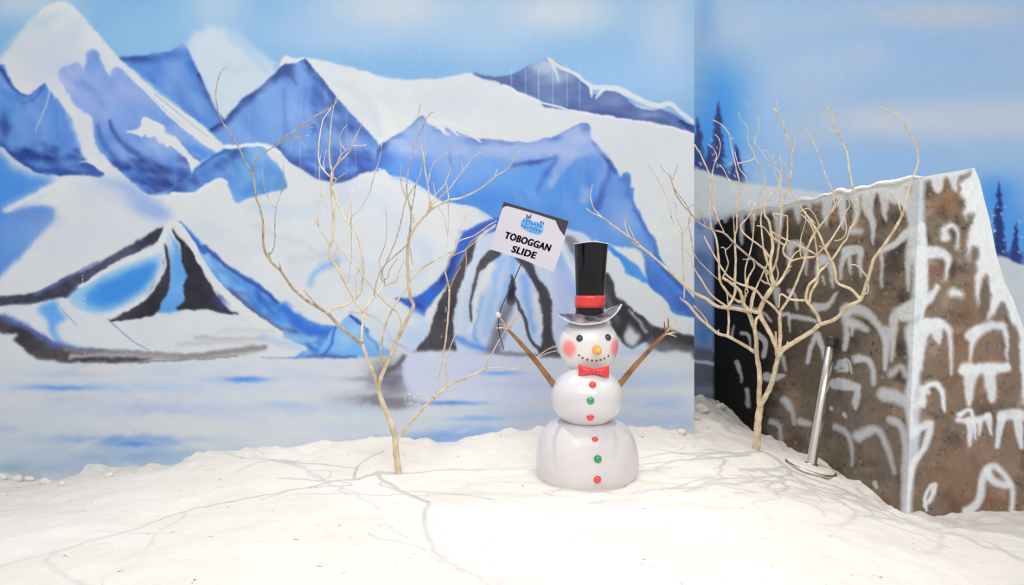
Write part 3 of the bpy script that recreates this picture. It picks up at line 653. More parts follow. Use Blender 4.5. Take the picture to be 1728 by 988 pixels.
P.poly([(1080, 270), (1172, 284), (1210, 296), (1250, 308), (1300, 314), (1350, 320), (1400, 330), (1450, 350), (1520, 380), (1600, 400), (1660, 425), (1700, 436), (1728, 447), (1800, 460), (1900, 462), (2260, 440), (2260, 900), (1080, 900)], (206, 211, 218), 1.6, 3, mott=((196, 204, 216), .7))
P.poly([(1080, 372), (1160, 378), (1185, 368), (1196, 372), (1206, 384), (1206, 615), (1080, 615)], (122, 150, 206), 3, 6, mott=((150, 172, 214), .9))
P.blob(1180, 440, 14, 20, (80, 110, 176), .7); P.blob(1190, 560, 20, 50, (86, 130, 206), .8); P.blob(1180, 500, 18, 20, (150, 168, 208), .7); P.blob(1185, 380, 10, 10, (90, 120, 196), .7)
P.poly([(1080, 616), (1230, 618), (1230, 900), (1080, 900)], (120, 124, 142), 2.5, 4, mott=((96, 98, 116), .8)); P.line([(1150, 609), (1180, 610), (1204, 614)], (200, 210, 228), 2.5, 2.5, 2)
P.blob(1190, 660, 30, 10, (150, 160, 184), .6)
o = plane_mural('wall_back', (1.0, BW), (7.6, BW), -.6, 4.4, .0095, P, KP * 1.2, M_mural)  # paint lifted all over to make up for weaker light back here
tag(o, 'back wall painted as hazy blue sky with dark pines above a snow slope', kind='structure')
del P
# ---------------- the painted rock block on the right
RC = np.array([2.424, 4.55]); RDIR = np.array([-.2098, 1.0]); RLEN = 2.44   # corner, direction of the receding side
def face_left(px):            # (X, Y) on the receding side for a sight line
    k = (px - CX) / F; Y = 3.379 / (k + .2098); return k * Y, Y
def face_front(px):
    k = (px - CX) / F; Y = 4.065 / (1 - .2 * k); return k * Y, Y
LEAN = .0388
def lean(V):
    V[:, 0] += LEAN * (V[:, 2] + .2) * np.clip((7.0 - V[:, 1]) / 2.4, 0, 1); return V

P = Painter(1170, 220, 1960, 980, (108, 96, 84), 77)
B = lambda pts: zz(1180, 280, 2.4106, pts)
for _ in range(1300):
    x, y = rr.uniform(1180, 1950), rr.uniform(260, 960)
    c = rr.choice([(122, 104, 88), (78, 68, 62), (110, 92, 76), (134, 108, 84), (88, 82, 70), (70, 62, 56), (116, 84, 70), (92, 92, 74), (60, 56, 54), (146, 126, 108)])
    P.blob(x, y, rr.uniform(3, 18), rr.uniform(3, 18), c, .7, rr.uniform(0, 90), 10)
for _ in range(2600):
    x, y = rr.uniform(1220, 1900), rr.uniform(300, 900); a_ = rr.uniform(0, 6.28); l = rr.uniform(1, 4)
    P.line([(x, y), (x + l * math.cos(a_), y + l * math.sin(a_))], rr.choice([(150, 130, 110), (60, 54, 50), (160, 140, 116), (50, 46, 42), (70, 74, 56), (140, 100, 72)]), rr.uniform(.7, 2.4), .5, 1, 4, .7)
for x, y, rx, ry, c, a in [(1600, 340, 24, 30, (150, 104, 76), .5), (1640, 560, 40, 90, (128, 98, 76), .5), (1600, 620, 40, 80, (120, 96, 80), .5), (1440, 700, 60, 70, (112, 100, 92), .5), (1400, 520, 60, 60, (84, 76, 66), .6), (1360, 600, 50, 60, (78, 72, 62), .6),
        (1620, 800, 90, 50, (118, 92, 76), .6), (1680, 760, 60, 60, (122, 100, 88), .6), (1500, 780, 50, 60, (108, 98, 90), .6), (1660, 850, 60, 14, (120, 74, 58), .5), (1690, 640, 60, 60, (120, 98, 84), .4), (1385, 700, 40, 70, (92, 84, 76), .5)]:
    P.blob(x, y, rx, ry, c, a)
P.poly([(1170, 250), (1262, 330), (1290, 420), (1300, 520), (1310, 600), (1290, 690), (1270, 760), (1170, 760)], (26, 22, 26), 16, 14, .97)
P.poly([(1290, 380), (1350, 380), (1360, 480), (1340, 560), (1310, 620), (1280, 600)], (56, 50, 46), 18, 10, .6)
ICE = (198, 203, 205); ICB = (208, 214, 219)
def drip(pts, w0, w1, c=ICE, soft=2.5, al=.9, mid=None): P.line(B(pts), c, w0 / 2.75, w1 / 2.75, soft * 1.35, 6, al, None, None if mid is None else mid / 2.7)
# frozen band under the top edge with hanging points
P.poly(B([(70, 240), (90, 214), (200, 206), (330, 184), (420, 160), (520, 140), (640, 125), (740, 108), (830, 100), (890, 72), (1000, 44), (1090, 30), (1110, -60), (800, -80), (60, 60), (60, 215)]), ICE, 2.5, 5)
for pts, a_, b_ in [([(110, 190), (108, 225), (100, 205)], 16, 8), ([(170, 180), (172, 290), (172, 320)], 18, 3), ([(220, 190), (218, 270)], 16, 4), ([(320, 170), (322, 230), (318, 300)], 30, 12), ([(400, 140), (402, 200), (404, 232)], 24, 3), ([(440, 140), (450, 175)], 20, 6),
        ([(520, 115), (516, 190), (520, 245)], 34, 2), ([(575, 110), (584, 200), (586, 250)], 26, 6), ([(620, 100), (640, 160), (632, 240)], 30, 6), ([(690, 90), (684, 170), (706, 230), (708, 315)], 36, 5), ([(745, 95), (755, 160), (757, 225)], 30, 3), ([(800, 80), (820, 130), (842, 170)], 30, 12),
        ([(800, 110), (855, 150), (875, 250)], 50, 20), ([(970, 30), (968, 90), (972, 108)], 40, 3), ([(1030, 20), (1034, 60), (1040, 100)], 34, 6)]:
    drip(pts, a_, b_)
# the pale ice running down the corner
P.line([(1548, 295), (1549, 400), (1553, 460), (1545, 540), (1543, 640), (1542, 740), (1534, 800), (1528, 900)], (184, 192, 200), 12, 8, 5, 5, .95, mid=11)
P.line([(1556, 380), (1562, 470), (1556, 540), (1552, 620)], ICB, 6, 3, 3, 5, .8)
for pts, a_, b_, so in [([(875, 265), (840, 280), (800, 320), (745, 345), (745, 400), (742, 490)], 20, 5, 2.5), ([(740, 340), (790, 325), (850, 270), (880, 262)], 10, 22, 2.5), ([(870, 300), (852, 400), (850, 505)], 26, 5, 2.5), ([(890, 350), (895, 440), (900, 520)], 30, 22, 4),
        ([(895, 360), (960, 352), (1005, 370), (1010, 410), (1005, 460)], 34, 5, 3), ([(1000, 290), (1000, 258), (1030, 245), (1052, 270), (1048, 335)], 20, 5, 3.5), ([(1030, 515), (1050, 520), (1065, 525)], 22, 14, 4), ([(965, 490), (940, 530), (880, 580), (840, 600)], 12, 40, 3),
        ([(880, 570), (800, 610), (790, 690), (782, 790)], 36, 6, 3), ([(915, 650), (940, 640), (1000, 650), (1022, 700), (1028, 850)], 30, 5, 3), ([(930, 650), (912, 730), (906, 825)], 26, 5, 3), ([(960, 650), (975, 720)], 40, 10, 3), ([(930, 920), (905, 930), (900, 980)], 14, 6, 3),
        ([(905, 910), (960, 885), (990, 920), (995, 985)], 16, 8, 3), ([(595, 590), (600, 660), (590, 750)], 24, 5, 3), ([(600, 585), (660, 590), (720, 640), (755, 720), (757, 830)], 30, 5, 3), ([(625, 640), (650, 650), (680, 665)], 24, 14, 3), ([(628, 650), (622, 690)], 12, 4, 2),
        ([(440, 800), (450, 740), (475, 695), (500, 740), (506, 790)], 8, 5, 2), ([(480, 690), (500, 740), (505, 785)], 18, 6, 2), ([(650, 780), (690, 795), (708, 850), (710, 890)], 14, 6, 4), ([(650, 785), (632, 795)], 14, 6, 3), ([(780, 850), (820, 820), (840, 850)], 14, 12, 5),
        ([(560, 820), (590, 800), (600, 830), (570, 835)], 12, 6, 1.5), ([(545, 885), (590, 900), (640, 905), (630, 950), (632, 985)], 20, 6, 2), ([(560, 875), (600, 880), (645, 900)], 12, 14, 2), ([(750, 930), (800, 945), (850, 960)], 26, 26, 5), ([(600, 350), (580, 400), (572, 462)], 20, 4, 2),
        ([(600, 350), (650, 345), (655, 390), (656, 450)], 26, 4, 2), ([(610, 360), (615, 400), (617, 440)], 14, 4, 2), ([(370, 330), (365, 400)], 22, 8, 3), ([(370, 325), (410, 320), (432, 360), (434, 440)], 20, 4, 2.5), ([(500, 385), (482, 420), (480, 480)], 20, 4, 2), ([(500, 380), (530, 390), (542, 440), (543, 495)], 24, 4, 2),
        ([(505, 450), (514, 485)], 8, 3, 2), ([(620, 265), (655, 268)], 16, 12, 4), ([(470, 575), (520, 570), (560, 520)], 22, 6, 2), ([(340, 605), (366, 610), (368, 675)], 12, 4, 1.5), ([(375, 615), (440, 620), (475, 632)], 12, 8, 2), ([(130, 570), (180, 575), (250, 590), (290, 630)], 10, 6, 2),
        ([(365, 510), (390, 530), (398, 585)], 12, 4, 2), ([(315, 510), (320, 570)], 18, 5, 2), ([(175, 680), (200, 690), (208, 735)], 12, 4, 1.5), ([(240, 690), (268, 720), (262, 775)], 14, 12, 1.5), ([(130, 690), (142, 650)], 8, 4, 2), ([(155, 800), (168, 840), (172, 880)], 12, 4, 2),
        ([(195, 910), (200, 980)], 12, 8, 3), ([(275, 860), (300, 865), (340, 855)], 22, 10, 2), ([(340, 780), (348, 830)], 10, 5, 3), ([(345, 955), (368, 990)], 14, 10, 3),
        ([(1105, 690), (1150, 665), (1230, 650), (1250, 700), (1252, 790)], 30, 5, 3), ([(1130, 670), (1110, 730), (1100, 800)], 24, 4, 3), ([(1085, 830), (1160, 825), (1250, 820)], 32, 22, 3.5), ([(1110, 840), (1098, 900), (1096, 965)], 36, 14, 3), ([(1180, 840), (1190, 945)], 34, 20, 3)]:
    drip(pts, a_, b_, ICB if pts[0][0] > 880 else ICE, so)
# ice edge running down the sloping right side
P.poly(B([(1105, -20), (1100, 40), (1060, 70), (1060, 125), (1082, 150), (1080, 230), (1095, 200), (1112, 210), (1090, 330), (1094, 390), (1108, 330), (1135, 350), (1120, 470), (1138, 575), (1150, 460), (1166, 440), (1185, 540), (1160, 640), (1200, 600), (1240, 555), (1262, 620), (1295, 680), (1310, 900), (1330, 980),
         (1500, 980), (1460, 560), (1300, 200), (1160, -40)]), ICB, 2.5, 7)
P.poly(B([(1200, 620), (1230, 560), (1250, 585), (1245, 615), (1215, 640)]), (110, 98, 90), 2, 4); P.poly(B([(1270, 650), (1300, 700), (1310, 900), (1300, 960), (1285, 860), (1262, 800)]), (112, 96, 84), 2, 4)
P.poly(B([(1150, 470), (1180, 510), (1175, 590), (1160, 640), (1140, 600)]), (100, 88, 78), 2, 5)
C2 = lambda pts: zz(1240, 560, 2.309, pts)
for pts, a_, b_, so in [([(285, 120), (300, 60), (318, 25), (335, 60), (345, 100)], 3, 2, 2), ([(430, 70), (440, 10)], 4, 5, 2), ([(590, 0), (590, 80), (585, 150)], 10, 2, 3), ([(690, 0), (700, 120), (680, 280), (690, 380)], 14, 6, 5),
        ([(470, 105), (510, 108), (538, 140), (540, 205)], 6, 3, 4), ([(385, 205), (430, 212), (480, 230), (470, 300)], 8, 3, 2), ([(580, 245), (640, 255), (670, 280)], 10, 10, 5), ([(735, 290), (740, 225), (780, 205), (810, 240), (818, 310)], 4, 3, 3), ([(735, 270), (700, 290)], 5, 5, 4),
        ([(190, 265), (220, 290), (230, 360)], 5, 3, 4), ([(140, 350), (172, 370), (182, 430)], 5, 3, 4), ([(255, 350), (290, 360)], 7, 6, 4), ([(395, 370), (440, 400), (456, 460), (455, 520)], 6, 2, 4), ([(480, 405), (550, 380), (590, 440), (622, 550)], 9, 3, 5), ([(485, 415), (530, 390)], 7, 7, 5),
        ([(605, 345), (650, 370), (665, 450), (660, 560), (662, 700)], 7, 6, 4), ([(690, 400), (760, 360), (740, 450), (690, 530), (670, 700)], 8, 6, 4), ([(765, 600), (740, 650), (748, 700)], 4, 3, 2), ([(780, 600), (770, 640), (740, 680)], 6, 4, 2), ([(545, 590), (552, 605)], 5, 4, 1.5),
        ([(905, 700), (950, 660), (970, 560), (1010, 525), (1060, 570), (1082, 620), (1078, 700)], 9, 5, 4), ([(985, 540), (1005, 580), (1060, 600)], 8, 8, 4), ([(870, 345), (920, 350), (985, 330)], 5, 7, 3), ([(920, 350), (915, 445)], 9, 3, 3), ([(985, 330), (1000, 400)], 7, 3, 3), ([(955, 350), (952, 400)], 6, 3, 3),
        ([(1040, 330), (1100, 320), (1127, 330)], 10, 10, 4), ([(1040, 335), (1022, 450)], 9, 4, 3), ([(1100, 330), (1118, 450)], 10, 5, 3), ([(890, 150), (980, 140), (1060, 140)], 8, 6, 3), ([(430, 140), (400, 120), (440, 110), (455, 160)], 4, 2, 1.5), ([(375, 300), (378, 300)], 4, 3, 1), ([(425, 325), (432, 332)], 4, 3, 1)]:
    P.line(C2(pts), ICB if pts[0][0] > 680 else (190, 196, 204), a_ * .9, b_ * .8, so, 4, .9)
for x, y in [(1620, 700), (1760, 640), (1800, 760), (1840, 860)]: P.line([(x, y), (x + 20, y - 6), (x + 26, y + 40)], ICB, 5, 2, 3)

M_rock = paint_mat('painted_rock', .75, .5, 30, .07, 34, .2)
def top_front(X):
    px = [1528, 1560, 1600, 1622, 1632, 1642, 1652, 1666, 1680, 1697, 1714, 1735, 1762, 1795, 1840]
    py = [301, 294, 288, 283, 305, 340, 372, 432, 474, 506, 548, 596, 664, 764, 900]
    xs = []; zs = []
    for a_, b_ in zip(px, py):
        x, y = face_front(a_); xs.append(x); zs.append(H - (b_ - CY) / F * y)
    return np.interp(X, xs, zs)
LT = [(1202, 386), (1215, 372), (1232, 361), (1262, 354), (1300, 350), (1340, 342), (1400, 327), (1450, 318), (1500, 306), (1528, 301)]
def top_left(Y):
    ys = []; zs = []
    for a_, b_ in LT:
        x, y = face_left(a_); ys.append(y); zs.append(H - (b_ - CY) / F * y)
    return np.interp(Y, ys[::-1], zs[::-1])
ny = 330
s_ = np.linspace(0, RLEN, 330); Xl = RC[0] + RDIR[0] * s_; Yl = RC[1] + s_
tl = top_left(Yl) + .012 * np.sin(s_ * 23) * np.sin(s_ * 7.3)
xf_end = face_front(1838)[0]
Xf = np.linspace(RC[0], xf_end, 300); Yf = RC[1] + .2 * (Xf - RC[0]); tf = top_front(Xf); tf[0] = tl[0]
v = np.linspace(0, 1, ny)[:, None]
def facegrid(X, Y, top):
    Z = top[None] * (1 - v) + (-.5) * v
    return np.stack([np.broadcast_to(X, Z.shape), np.broadcast_to(Y, Z.shape), Z], -1).reshape(-1, 3)
VA = facegrid(Xl[::-1], Yl[::-1], tl[::-1]); VB = facegrid(Xf, Yf, tf)
fA = grid_faces(330, ny); fB = grid_faces(300, ny, len(VA))
# back and top
back = np.stack([Xf + RDIR[0] * RLEN, np.full(300, RC[1] + RLEN), np.where(np.arange(300) == 0, tl[-1], tf)], -1)
nb = 300; nt_ = 12
TT = np.concatenate([(VB[:300] * (1 - t) + back * t) for t in np.linspace(0, 1, nt_)])
fT = grid_faces(nb, nt_, len(VA) + len(VB))[:, ::-1]
bb = back.copy(); bb[:, 2] = -.5
o3 = len(VA) + len(VB) + len(TT)
VBk = np.vstack([back, bb]); fK = grid_faces(nb, 2, o3)[:, ::-1]
V = np.vstack([VA, VB, TT, VBk]).astype(float); V = lean(V)
px = CX + V[:, 0] / V[:, 1] * F; py = CY - (V[:, 2] - H) / V[:, 1] * F
col = P.sample(px, py, 1.0) * 1.16; col[:len(VA)] *= np.array([[.86, .84, .82]]); col[len(VA):len(VA) + len(VB)] *= 1.12; col *= np.where(col.mean(1, keepdims=True) < .3, np.array([[1.2, 1.27, 1.34]]), 1.0); col = np.clip(col, 0, .85)  # light put into the paint: unlit front lifted, receding side darkened
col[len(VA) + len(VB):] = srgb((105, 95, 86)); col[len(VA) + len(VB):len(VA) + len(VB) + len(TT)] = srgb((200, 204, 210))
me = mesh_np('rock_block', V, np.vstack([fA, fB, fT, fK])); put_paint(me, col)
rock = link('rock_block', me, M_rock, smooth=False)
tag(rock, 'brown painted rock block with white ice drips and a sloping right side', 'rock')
del P

# ================================================================== SNOW GROUND
pts = []
def wallpt(px, py, plane='L'):
    if plane == 'L': p = on_left_wall(px, py)
    elif plane == 'A': x, y = face_left(px); p = Vector((x, y, H - (py - CY) / F * y))
    else: x, y = face_front(px); p = Vector((x, y, H - (py - CY) / F * y))
    pts.append(tuple(p)); return p
edgeL = [(-300, 830), (-120, 815), (0, 801), (20, 806), (50, 809), (75, 812), (125, 812), (135, 803), (146, 785), (170, 783), (200, 790), (240, 787), (270, 787), (285, 781), (310, 774), (350, 764), (420, 757), (470, 754), (520, 752), (560, 745), (600, 743), (640, 741), (662, 740), (700, 742), (735, 743), (770, 740), (800, 737),
         (830, 729), (860, 727), (890, 724), (905, 717), (930, 722), (1000, 720), (1060, 718), (1100, 717), (1135, 722), (1145, 727), (1160, 736), (1171, 736)]
edgeA = [(1210, 676), (1222, 686), (1240, 699), (1256, 712), (1273, 731), (1300, 738), (1322, 748), (1345, 762), (1357, 770), (1375, 772), (1391, 782), (1405, 792), (1418, 803), (1436, 815), (1450, 816), (1466, 826), (1482, 838), (1498, 850), (1513, 859), (1524, 868)]
edgeF = [(1530, 870), (1543, 866), (1560, 868), (1578, 872), (1608, 868), (1640, 864), (1673, 863), (1700, 861), (1728, 859), (1800, 858)]
for a_ in edgeL: wallpt(*a_, 'L')
for a_ in edgeA: wallpt(*a_, 'A')
for a_ in edgeF: wallpt(*a_, 'F')
pts += [(1.55, 6.4, .20), (1.75, 6.8, .22), (1.62, 5.9, .12), (1.42, 6.9, .1), (-.73, 4.74, 0), (.47, 4.66, 0), (.47, 4.2, -.01), (.0, 4.6, 0), (1.0, 4.6, .0), (1.2, 5.2, .04), (1.71, 5.2, .05), (-2, 4.3, -.03), (-3.2, 3.8, -.05), (-.6, 3.6, 0), (.6, 3.4, 0), (1.6, 4.3, -.06), (2.0, 3.4, -.15), (2.6, 3.6, -.2), (-1.8, 3, -.03),
        (0, 2.6, -.02), (-1, 1.6, -.03), (1, 1.6, -.05), (2, 2, -.14), (3, 3, -.2), (4, 4.6, -.2), (4, 2, -.2), (-4, 2, -.05), (0, .4, -.05), (-4, .4, -.05), (4, .4, -.15), (-5, 4.4, -.1), (.2, 5.3, .06), (-2.5, 4.9, -.04)]
PT = np.array(pts)
D = np.linalg.norm(PT[:, None, :2] - PT[None, :, :2], axis=2)
A = D + np.eye(len(PT)) * 1e-3
W8 = np.linalg.solve(np.block([[-A, np.ones((len(PT), 1))], [np.ones((1, len(PT))), np.zeros((1, 1))]]), np.append(PT[:, 2], 0))
GX0, GX1, GY0, GY1, GS = -5.2, 4.6, .3, 7.15, .0175
gx = np.arange(GX0, GX1, GS); gy = np.arange(GY0, GY1, GS)
XX, YY = np.meshgrid(gx, gy)
ZZ = np.full(XX.shape, W8[-1])
dmin = np.full(XX.shape, 9.)
ne = len(edgeL) + len(edgeA) + len(edgeF)
for i in range(len(PT)):
    d = np.hypot(XX - PT[i, 0], YY - PT[i, 1]); ZZ -= W8[i] * d
    if i < ne: dmin = np.minimum(dmin, d)
hh, ww = ZZ.shape
near = np.clip(1 - dmin / .45, 0, 1)
lump = fbm(hh, ww, 9, 301, 3); mid_ = fbm(hh, ww, 40, 351, 4); fine = fbm(hh, ww, 3, 391, 2)
ZZ += mid_ * .05 * (1 - near * .7) + lump * (.026 + .05 * near) + fine * (.006 + .016 * near)
gap = np.clip(1 - np.hypot((XX - 1.6) / .35, (YY - 6.3) / .8), 0, 1); ZZ += gap * lump * .09
def ground_z(x, y):
    i = min(max((x - GX0) / GS, 0), ww - 2); j = min(max((y - GY0) / GS, 0), hh - 2); a_, b_ = int(i), int(j); fx, fy = i - a_, j - b_
    return float((ZZ[b_, a_] * (1 - fx) + ZZ[b_, a_ + 1] * fx) * (1 - fy) + (ZZ[b_ + 1, a_] * (1 - fx) + ZZ[b_ + 1, a_ + 1] * fx) * fy)
def hit(px, py):
    y = 2.0
    while y < 7:
        x = (px - CX) / F * y; z = H - (py - CY) / F * y
        if z <= ground_z(x, y): return Vector((x, y, ground_z(x, y)))
        y += .01
    return Vector((x, y, z))

ms = mat('snow', (232, 228, 222), .75, spec=.25)
nt = ms.node_tree; b = nt.nodes['Principled BSDF']
tc = nt.nodes.new('ShaderNodeTexCoord')
wn = nt.nodes.new('ShaderNodeTexNoise'); wn.inputs['Scale'].default_value = 9; wn.inputs['Detail'].default_value = 4
nt.links.new(tc.outputs['Object'], wn.inputs['Vector'])
mx = nt.nodes.new('ShaderNodeVectorMath'); mx.operation = 'MULTIPLY_ADD'; mx.inputs[1].default_value = (.25, .25, .25)
nt.links.new(wn.outputs['Color'], mx.inputs[0]); nt.links.new(tc.outputs['Object'], mx.inputs[2])
def flecks(scale, thr, gate):
    vo = nt.nodes.new('ShaderNodeTexVoronoi'); vo.inputs['Scale'].default_value = scale
    nt.links.new(mx.outputs[0], vo.inputs['Vector'])
    lt = nt.nodes.new('ShaderNodeMapRange'); lt.inputs[1].default_value = thr; lt.inputs[2].default_value = thr * .6; lt.inputs[3].default_value = 0; lt.inputs[4].default_value = 1
    nt.links.new(vo.outputs['Distance'], lt.inputs[0])
    sp = nt.nodes.new('ShaderNodeSeparateColor'); nt.links.new(vo.outputs['Color'], sp.inputs[0])
    g = nt.nodes.new('ShaderNodeMath'); g.operation = 'GREATER_THAN'; g.inputs[1].default_value = gate
    nt.links.new(sp.outputs[0], g.inputs[0])
    mu = nt.nodes.new('ShaderNodeMath'); mu.operation = 'MULTIPLY'
    nt.links.new(lt.outputs[0], mu.inputs[0]); nt.links.new(g.outputs[0], mu.inputs[1]); return mu
f1 = flecks(6, .085, .45); f2 = flecks(14, .11, .72)
ad = nt.nodes.new('ShaderNodeMath'); ad.operation = 'MAXIMUM'; nt.links.new(f1.outputs[0], ad.inputs[0]); nt.links.new(f2.outputs[0], ad.inputs[1])
ml = nt.nodes.new('ShaderNodeMath'); ml.operation = 'MULTIPLY'; ml.inputs[1].default_value = .75; nt.links.new(ad.outputs[0], ml.inputs[0])
dn = nt.nodes.new('ShaderNodeTexNoise'); dn.inputs['Scale'].default_value = 1.6; dn.inputs['Detail'].default_value = 6
nt.links.new(tc.outputs['Object'], dn.inputs['Vector'])
dr = nt.nodes.new('ShaderNodeValToRGB'); dr.color_ramp.elements[0].position = .35; dr.color_ramp.elements[1].position = .65
dr.color_ramp.elements[0].color = tuple(srgb((233, 229, 222))) + (1,); dr.color_ramp.elements[1].color = tuple(srgb((224, 219, 211))) + (1,)
nt.links.new(dn.outputs['Fac'], dr.inputs[0])
mc = nt.nodes.new('ShaderNodeMix'); mc.data_type = 'RGBA'
nt.links.new(ml.outputs[0], mc.inputs['Factor']); nt.links.new(dr.outputs[0], mc.inputs['A']); mc.inputs['B'].default_value = tuple(srgb((120, 100, 82))) + (1,)
nt.links.new(mc.outputs['Result'], b.inputs['Base Color'])
bn = nt.nodes.new('ShaderNodeTexNoise'); bn.inputs['Scale'].default_value = 28; bn.inputs['Detail'].default_value = 5
nt.links.new(tc.outputs['Object'], bn.inputs['Vector'])
bp = nt.nodes.new('ShaderNodeBump'); bp.inputs['Strength'].default_value = .5; bp.inputs['Distance'].default_value = .015
nt.links.new(bn.outputs['Fac'], bp.inputs['Height']); nt.links.new(bp.outputs[0], b.inputs['Normal'])
V = np.stack([XX, YY, ZZ], -1).reshape(-1, 3)
me = mesh_np('floor', V, grid_faces(ww, hh)[:, ::-1])
o = link('floor', me, ms)
tag(o, 'uneven white artificial snow covering the floor', kind='structure')

# snow lying along the top of the rock block
cp = []; cr_ = []
for i in range(110):
    s1 = 1.5 * i / 109 - .02
    y = RC[1] + s1; f_ = math.sin(math.pi * min(max(i / 109, .02), .98)) ** .4
    r_ = (.017 + .007 * math.sin(s1 * 9.1) * math.sin(s1 * 3.3 + 1)) * f_
    cp.append((RC[0] + RDIR[0] * s1 + .006, y, float(top_left(y)) + .012 * np.sin(s1 * 23) * np.sin(s1 * 7.3) + r_ * .75 + .003 * math.sin(s1 * 37))); cr_.append(r_)
V, Fc = tube(cp, cr_, 12, True, .08)
V = [tuple(q) for q in lean(np.array(V))]
mb = MB(); mb.add(V, Fc); cap = mb.build('snow_ridge', ms, None); cap.parent = rock
cap['label'] = 'thin bright ridge of snow along the top edge'

# loose snow clods
def clod(px, py, r, lab):
    p = hit(px, py)
    bm = bmesh.new(); bmesh.ops.create_icosphere(bm, subdivisions=3, radius=r)
    s1 = random.uniform(0, 50)
    for vv in bm.verts:
        q = vv.co * (6 / r * .05)
        vv.co *= 1 + .22 * math.sin(q.x * 9 + s1) * math.cos(q.y * 8 + s1) + .1 * math.sin(q.z * 17 + s1 + q.x * 11)
        vv.co.z *= .7
    me = bpy.data.meshes.new('snow_clod'); bm.to_mesh(me); bm.free()
    o = link('snow_clod', me, ms); o.location = (p.x, p.y, p.z + r * .38); o.rotation_euler = (0, 0, s1)
    tag(o, lab, 'snow clod', 'loose snow clods lying along the walls')
clod(6, 809, .030, 'snow clod at the far left edge of the ground, against the painted wall')
clod(28, 812, .036, 'wide snow clod second from the left edge along the painted wall')
clod(50, 812, .030, 'rounded snow clod just left of the low blue notch in the wall foot')
clod(76, 817, .032, 'snow clod in the dip at the foot of the painted wall, far left')
clod(104, 820, .026, 'small snow clod at the right end of the clods in the far left dip')
clod(5, 838, .018, 'tiny snow clod nearest the left edge, lower than the others')
clod(184, 806, .026, 'lone snow clod on the rise right of the far left dip')
clod(1150, 733, .035, 'snow clod under the right end of the front painted panel')
clod(1186, 696, .055, 'large snow clod in the gap between the painted panel and the dark rock')
clod(1215, 690, .045, 'snow clod leaning on the dark end of the rock block')
clod(1177, 708, .028, 'small snow clod just right of the corner of the painted panel')
# ================================================================== BARE TREES
M_bark = mat('bark_pale', (226, 210, 182), .65, noise=((190, 170, 138), 18), bump=.4, bscale=60)
M_twig = mat('bark_grey', (196, 180, 156), .7, noise=((150, 128, 106), 30), bump=.3, bscale=80)

class Tree:
    def __init__(s, name, label, cat, base, group, ymin, ymax, pxscale):
        s.base = base; s.e = empty(name, tuple(base), label, cat, group)
        s.pts = []; s.ymin = ymin; s.ymax = ymax; s.rs = pxscale
    def yat(s, px, y):
        return max(s.ymin(px), min(s.ymax(px), y))
    def branch(s, strands, name, mat_):
        """strands: list of (pixel points, r0, r1, depth change); one mesh for the limb and its twigs"""
        mb = MB(); own = len(s.pts)
        for P2, r0, r1, dd in strands:
            P2 = [tuple(map(float, p)) for p in P2]
            x0, y0 = P2[0]
            if s.pts:
                A_ = np.array(s.pts[own:] if len(s.pts) > own else s.pts)
                dq = np.hypot(A_[:, 0] - x0, A_[:, 1] - y0); iq = int(dq.argmin())
                if 1.2 < dq[iq] < 40: P2 = [(A_[iq, 0], A_[iq, 1])] + P2; x0, y0 = P2[0]
                elif dq[iq] >= 40: A_ = np.array(s.pts)
                else: P2[0] = (A_[iq, 0], A_[iq, 1]); x0, y0 = P2[0]
                d = np.hypot(A_[:, 0] - x0, A_[:, 1] - y0) + np.abs(A_[:, 3]) * 0
                i = int(d.argmin()); Y0 = A_[i, 2]
            else: Y0 = s.base[1]
            seg = [0]
            for a_, b_ in zip(P2[:-1], P2[1:]): seg.append(seg[-1] + math.hypot(b_[0] - a_[0], b_[1] - a_[1]))
            n = max(len(P2) * 3, int(seg[-1] / 7))
            C = catmull(P2, 4)
            sc = np.concatenate([[0], np.cumsum(np.hypot(*np.diff(C, axis=0).T))]); t = np.linspace(0, sc[-1], n)
            cx = np.interp(t, sc, C[:, 0]); cy = np.interp(t, sc, C[:, 1]); f = t / sc[-1]
            Q = []; R = []
            for i in range(n):
                Y = s.yat(cx[i], Y0 + dd * f[i])
                wob = .35 * math.sin(i * 1.9 + x0) * min(1, r0)
                v3 = ray(cx[i] + wob * .6, cy[i], Y)
                Q.append(v3); rad = (r0 + (r1 - r0) * f[i] ** .8) * Y / F * s.rs
                rad *= 1 + .10 * math.sin(i * 2.7 + x0 * .3) * math.sin(i * 1.1 + y0)
                R.append(max(rad, .0011)); s.pts.append((cx[i], cy[i], Y, 0))
            V, Fc = tube(Q, R, 8 if r0 > 2 else 6)
            mb.add(V, Fc)
        return mb.build(name, mat_, s.e)

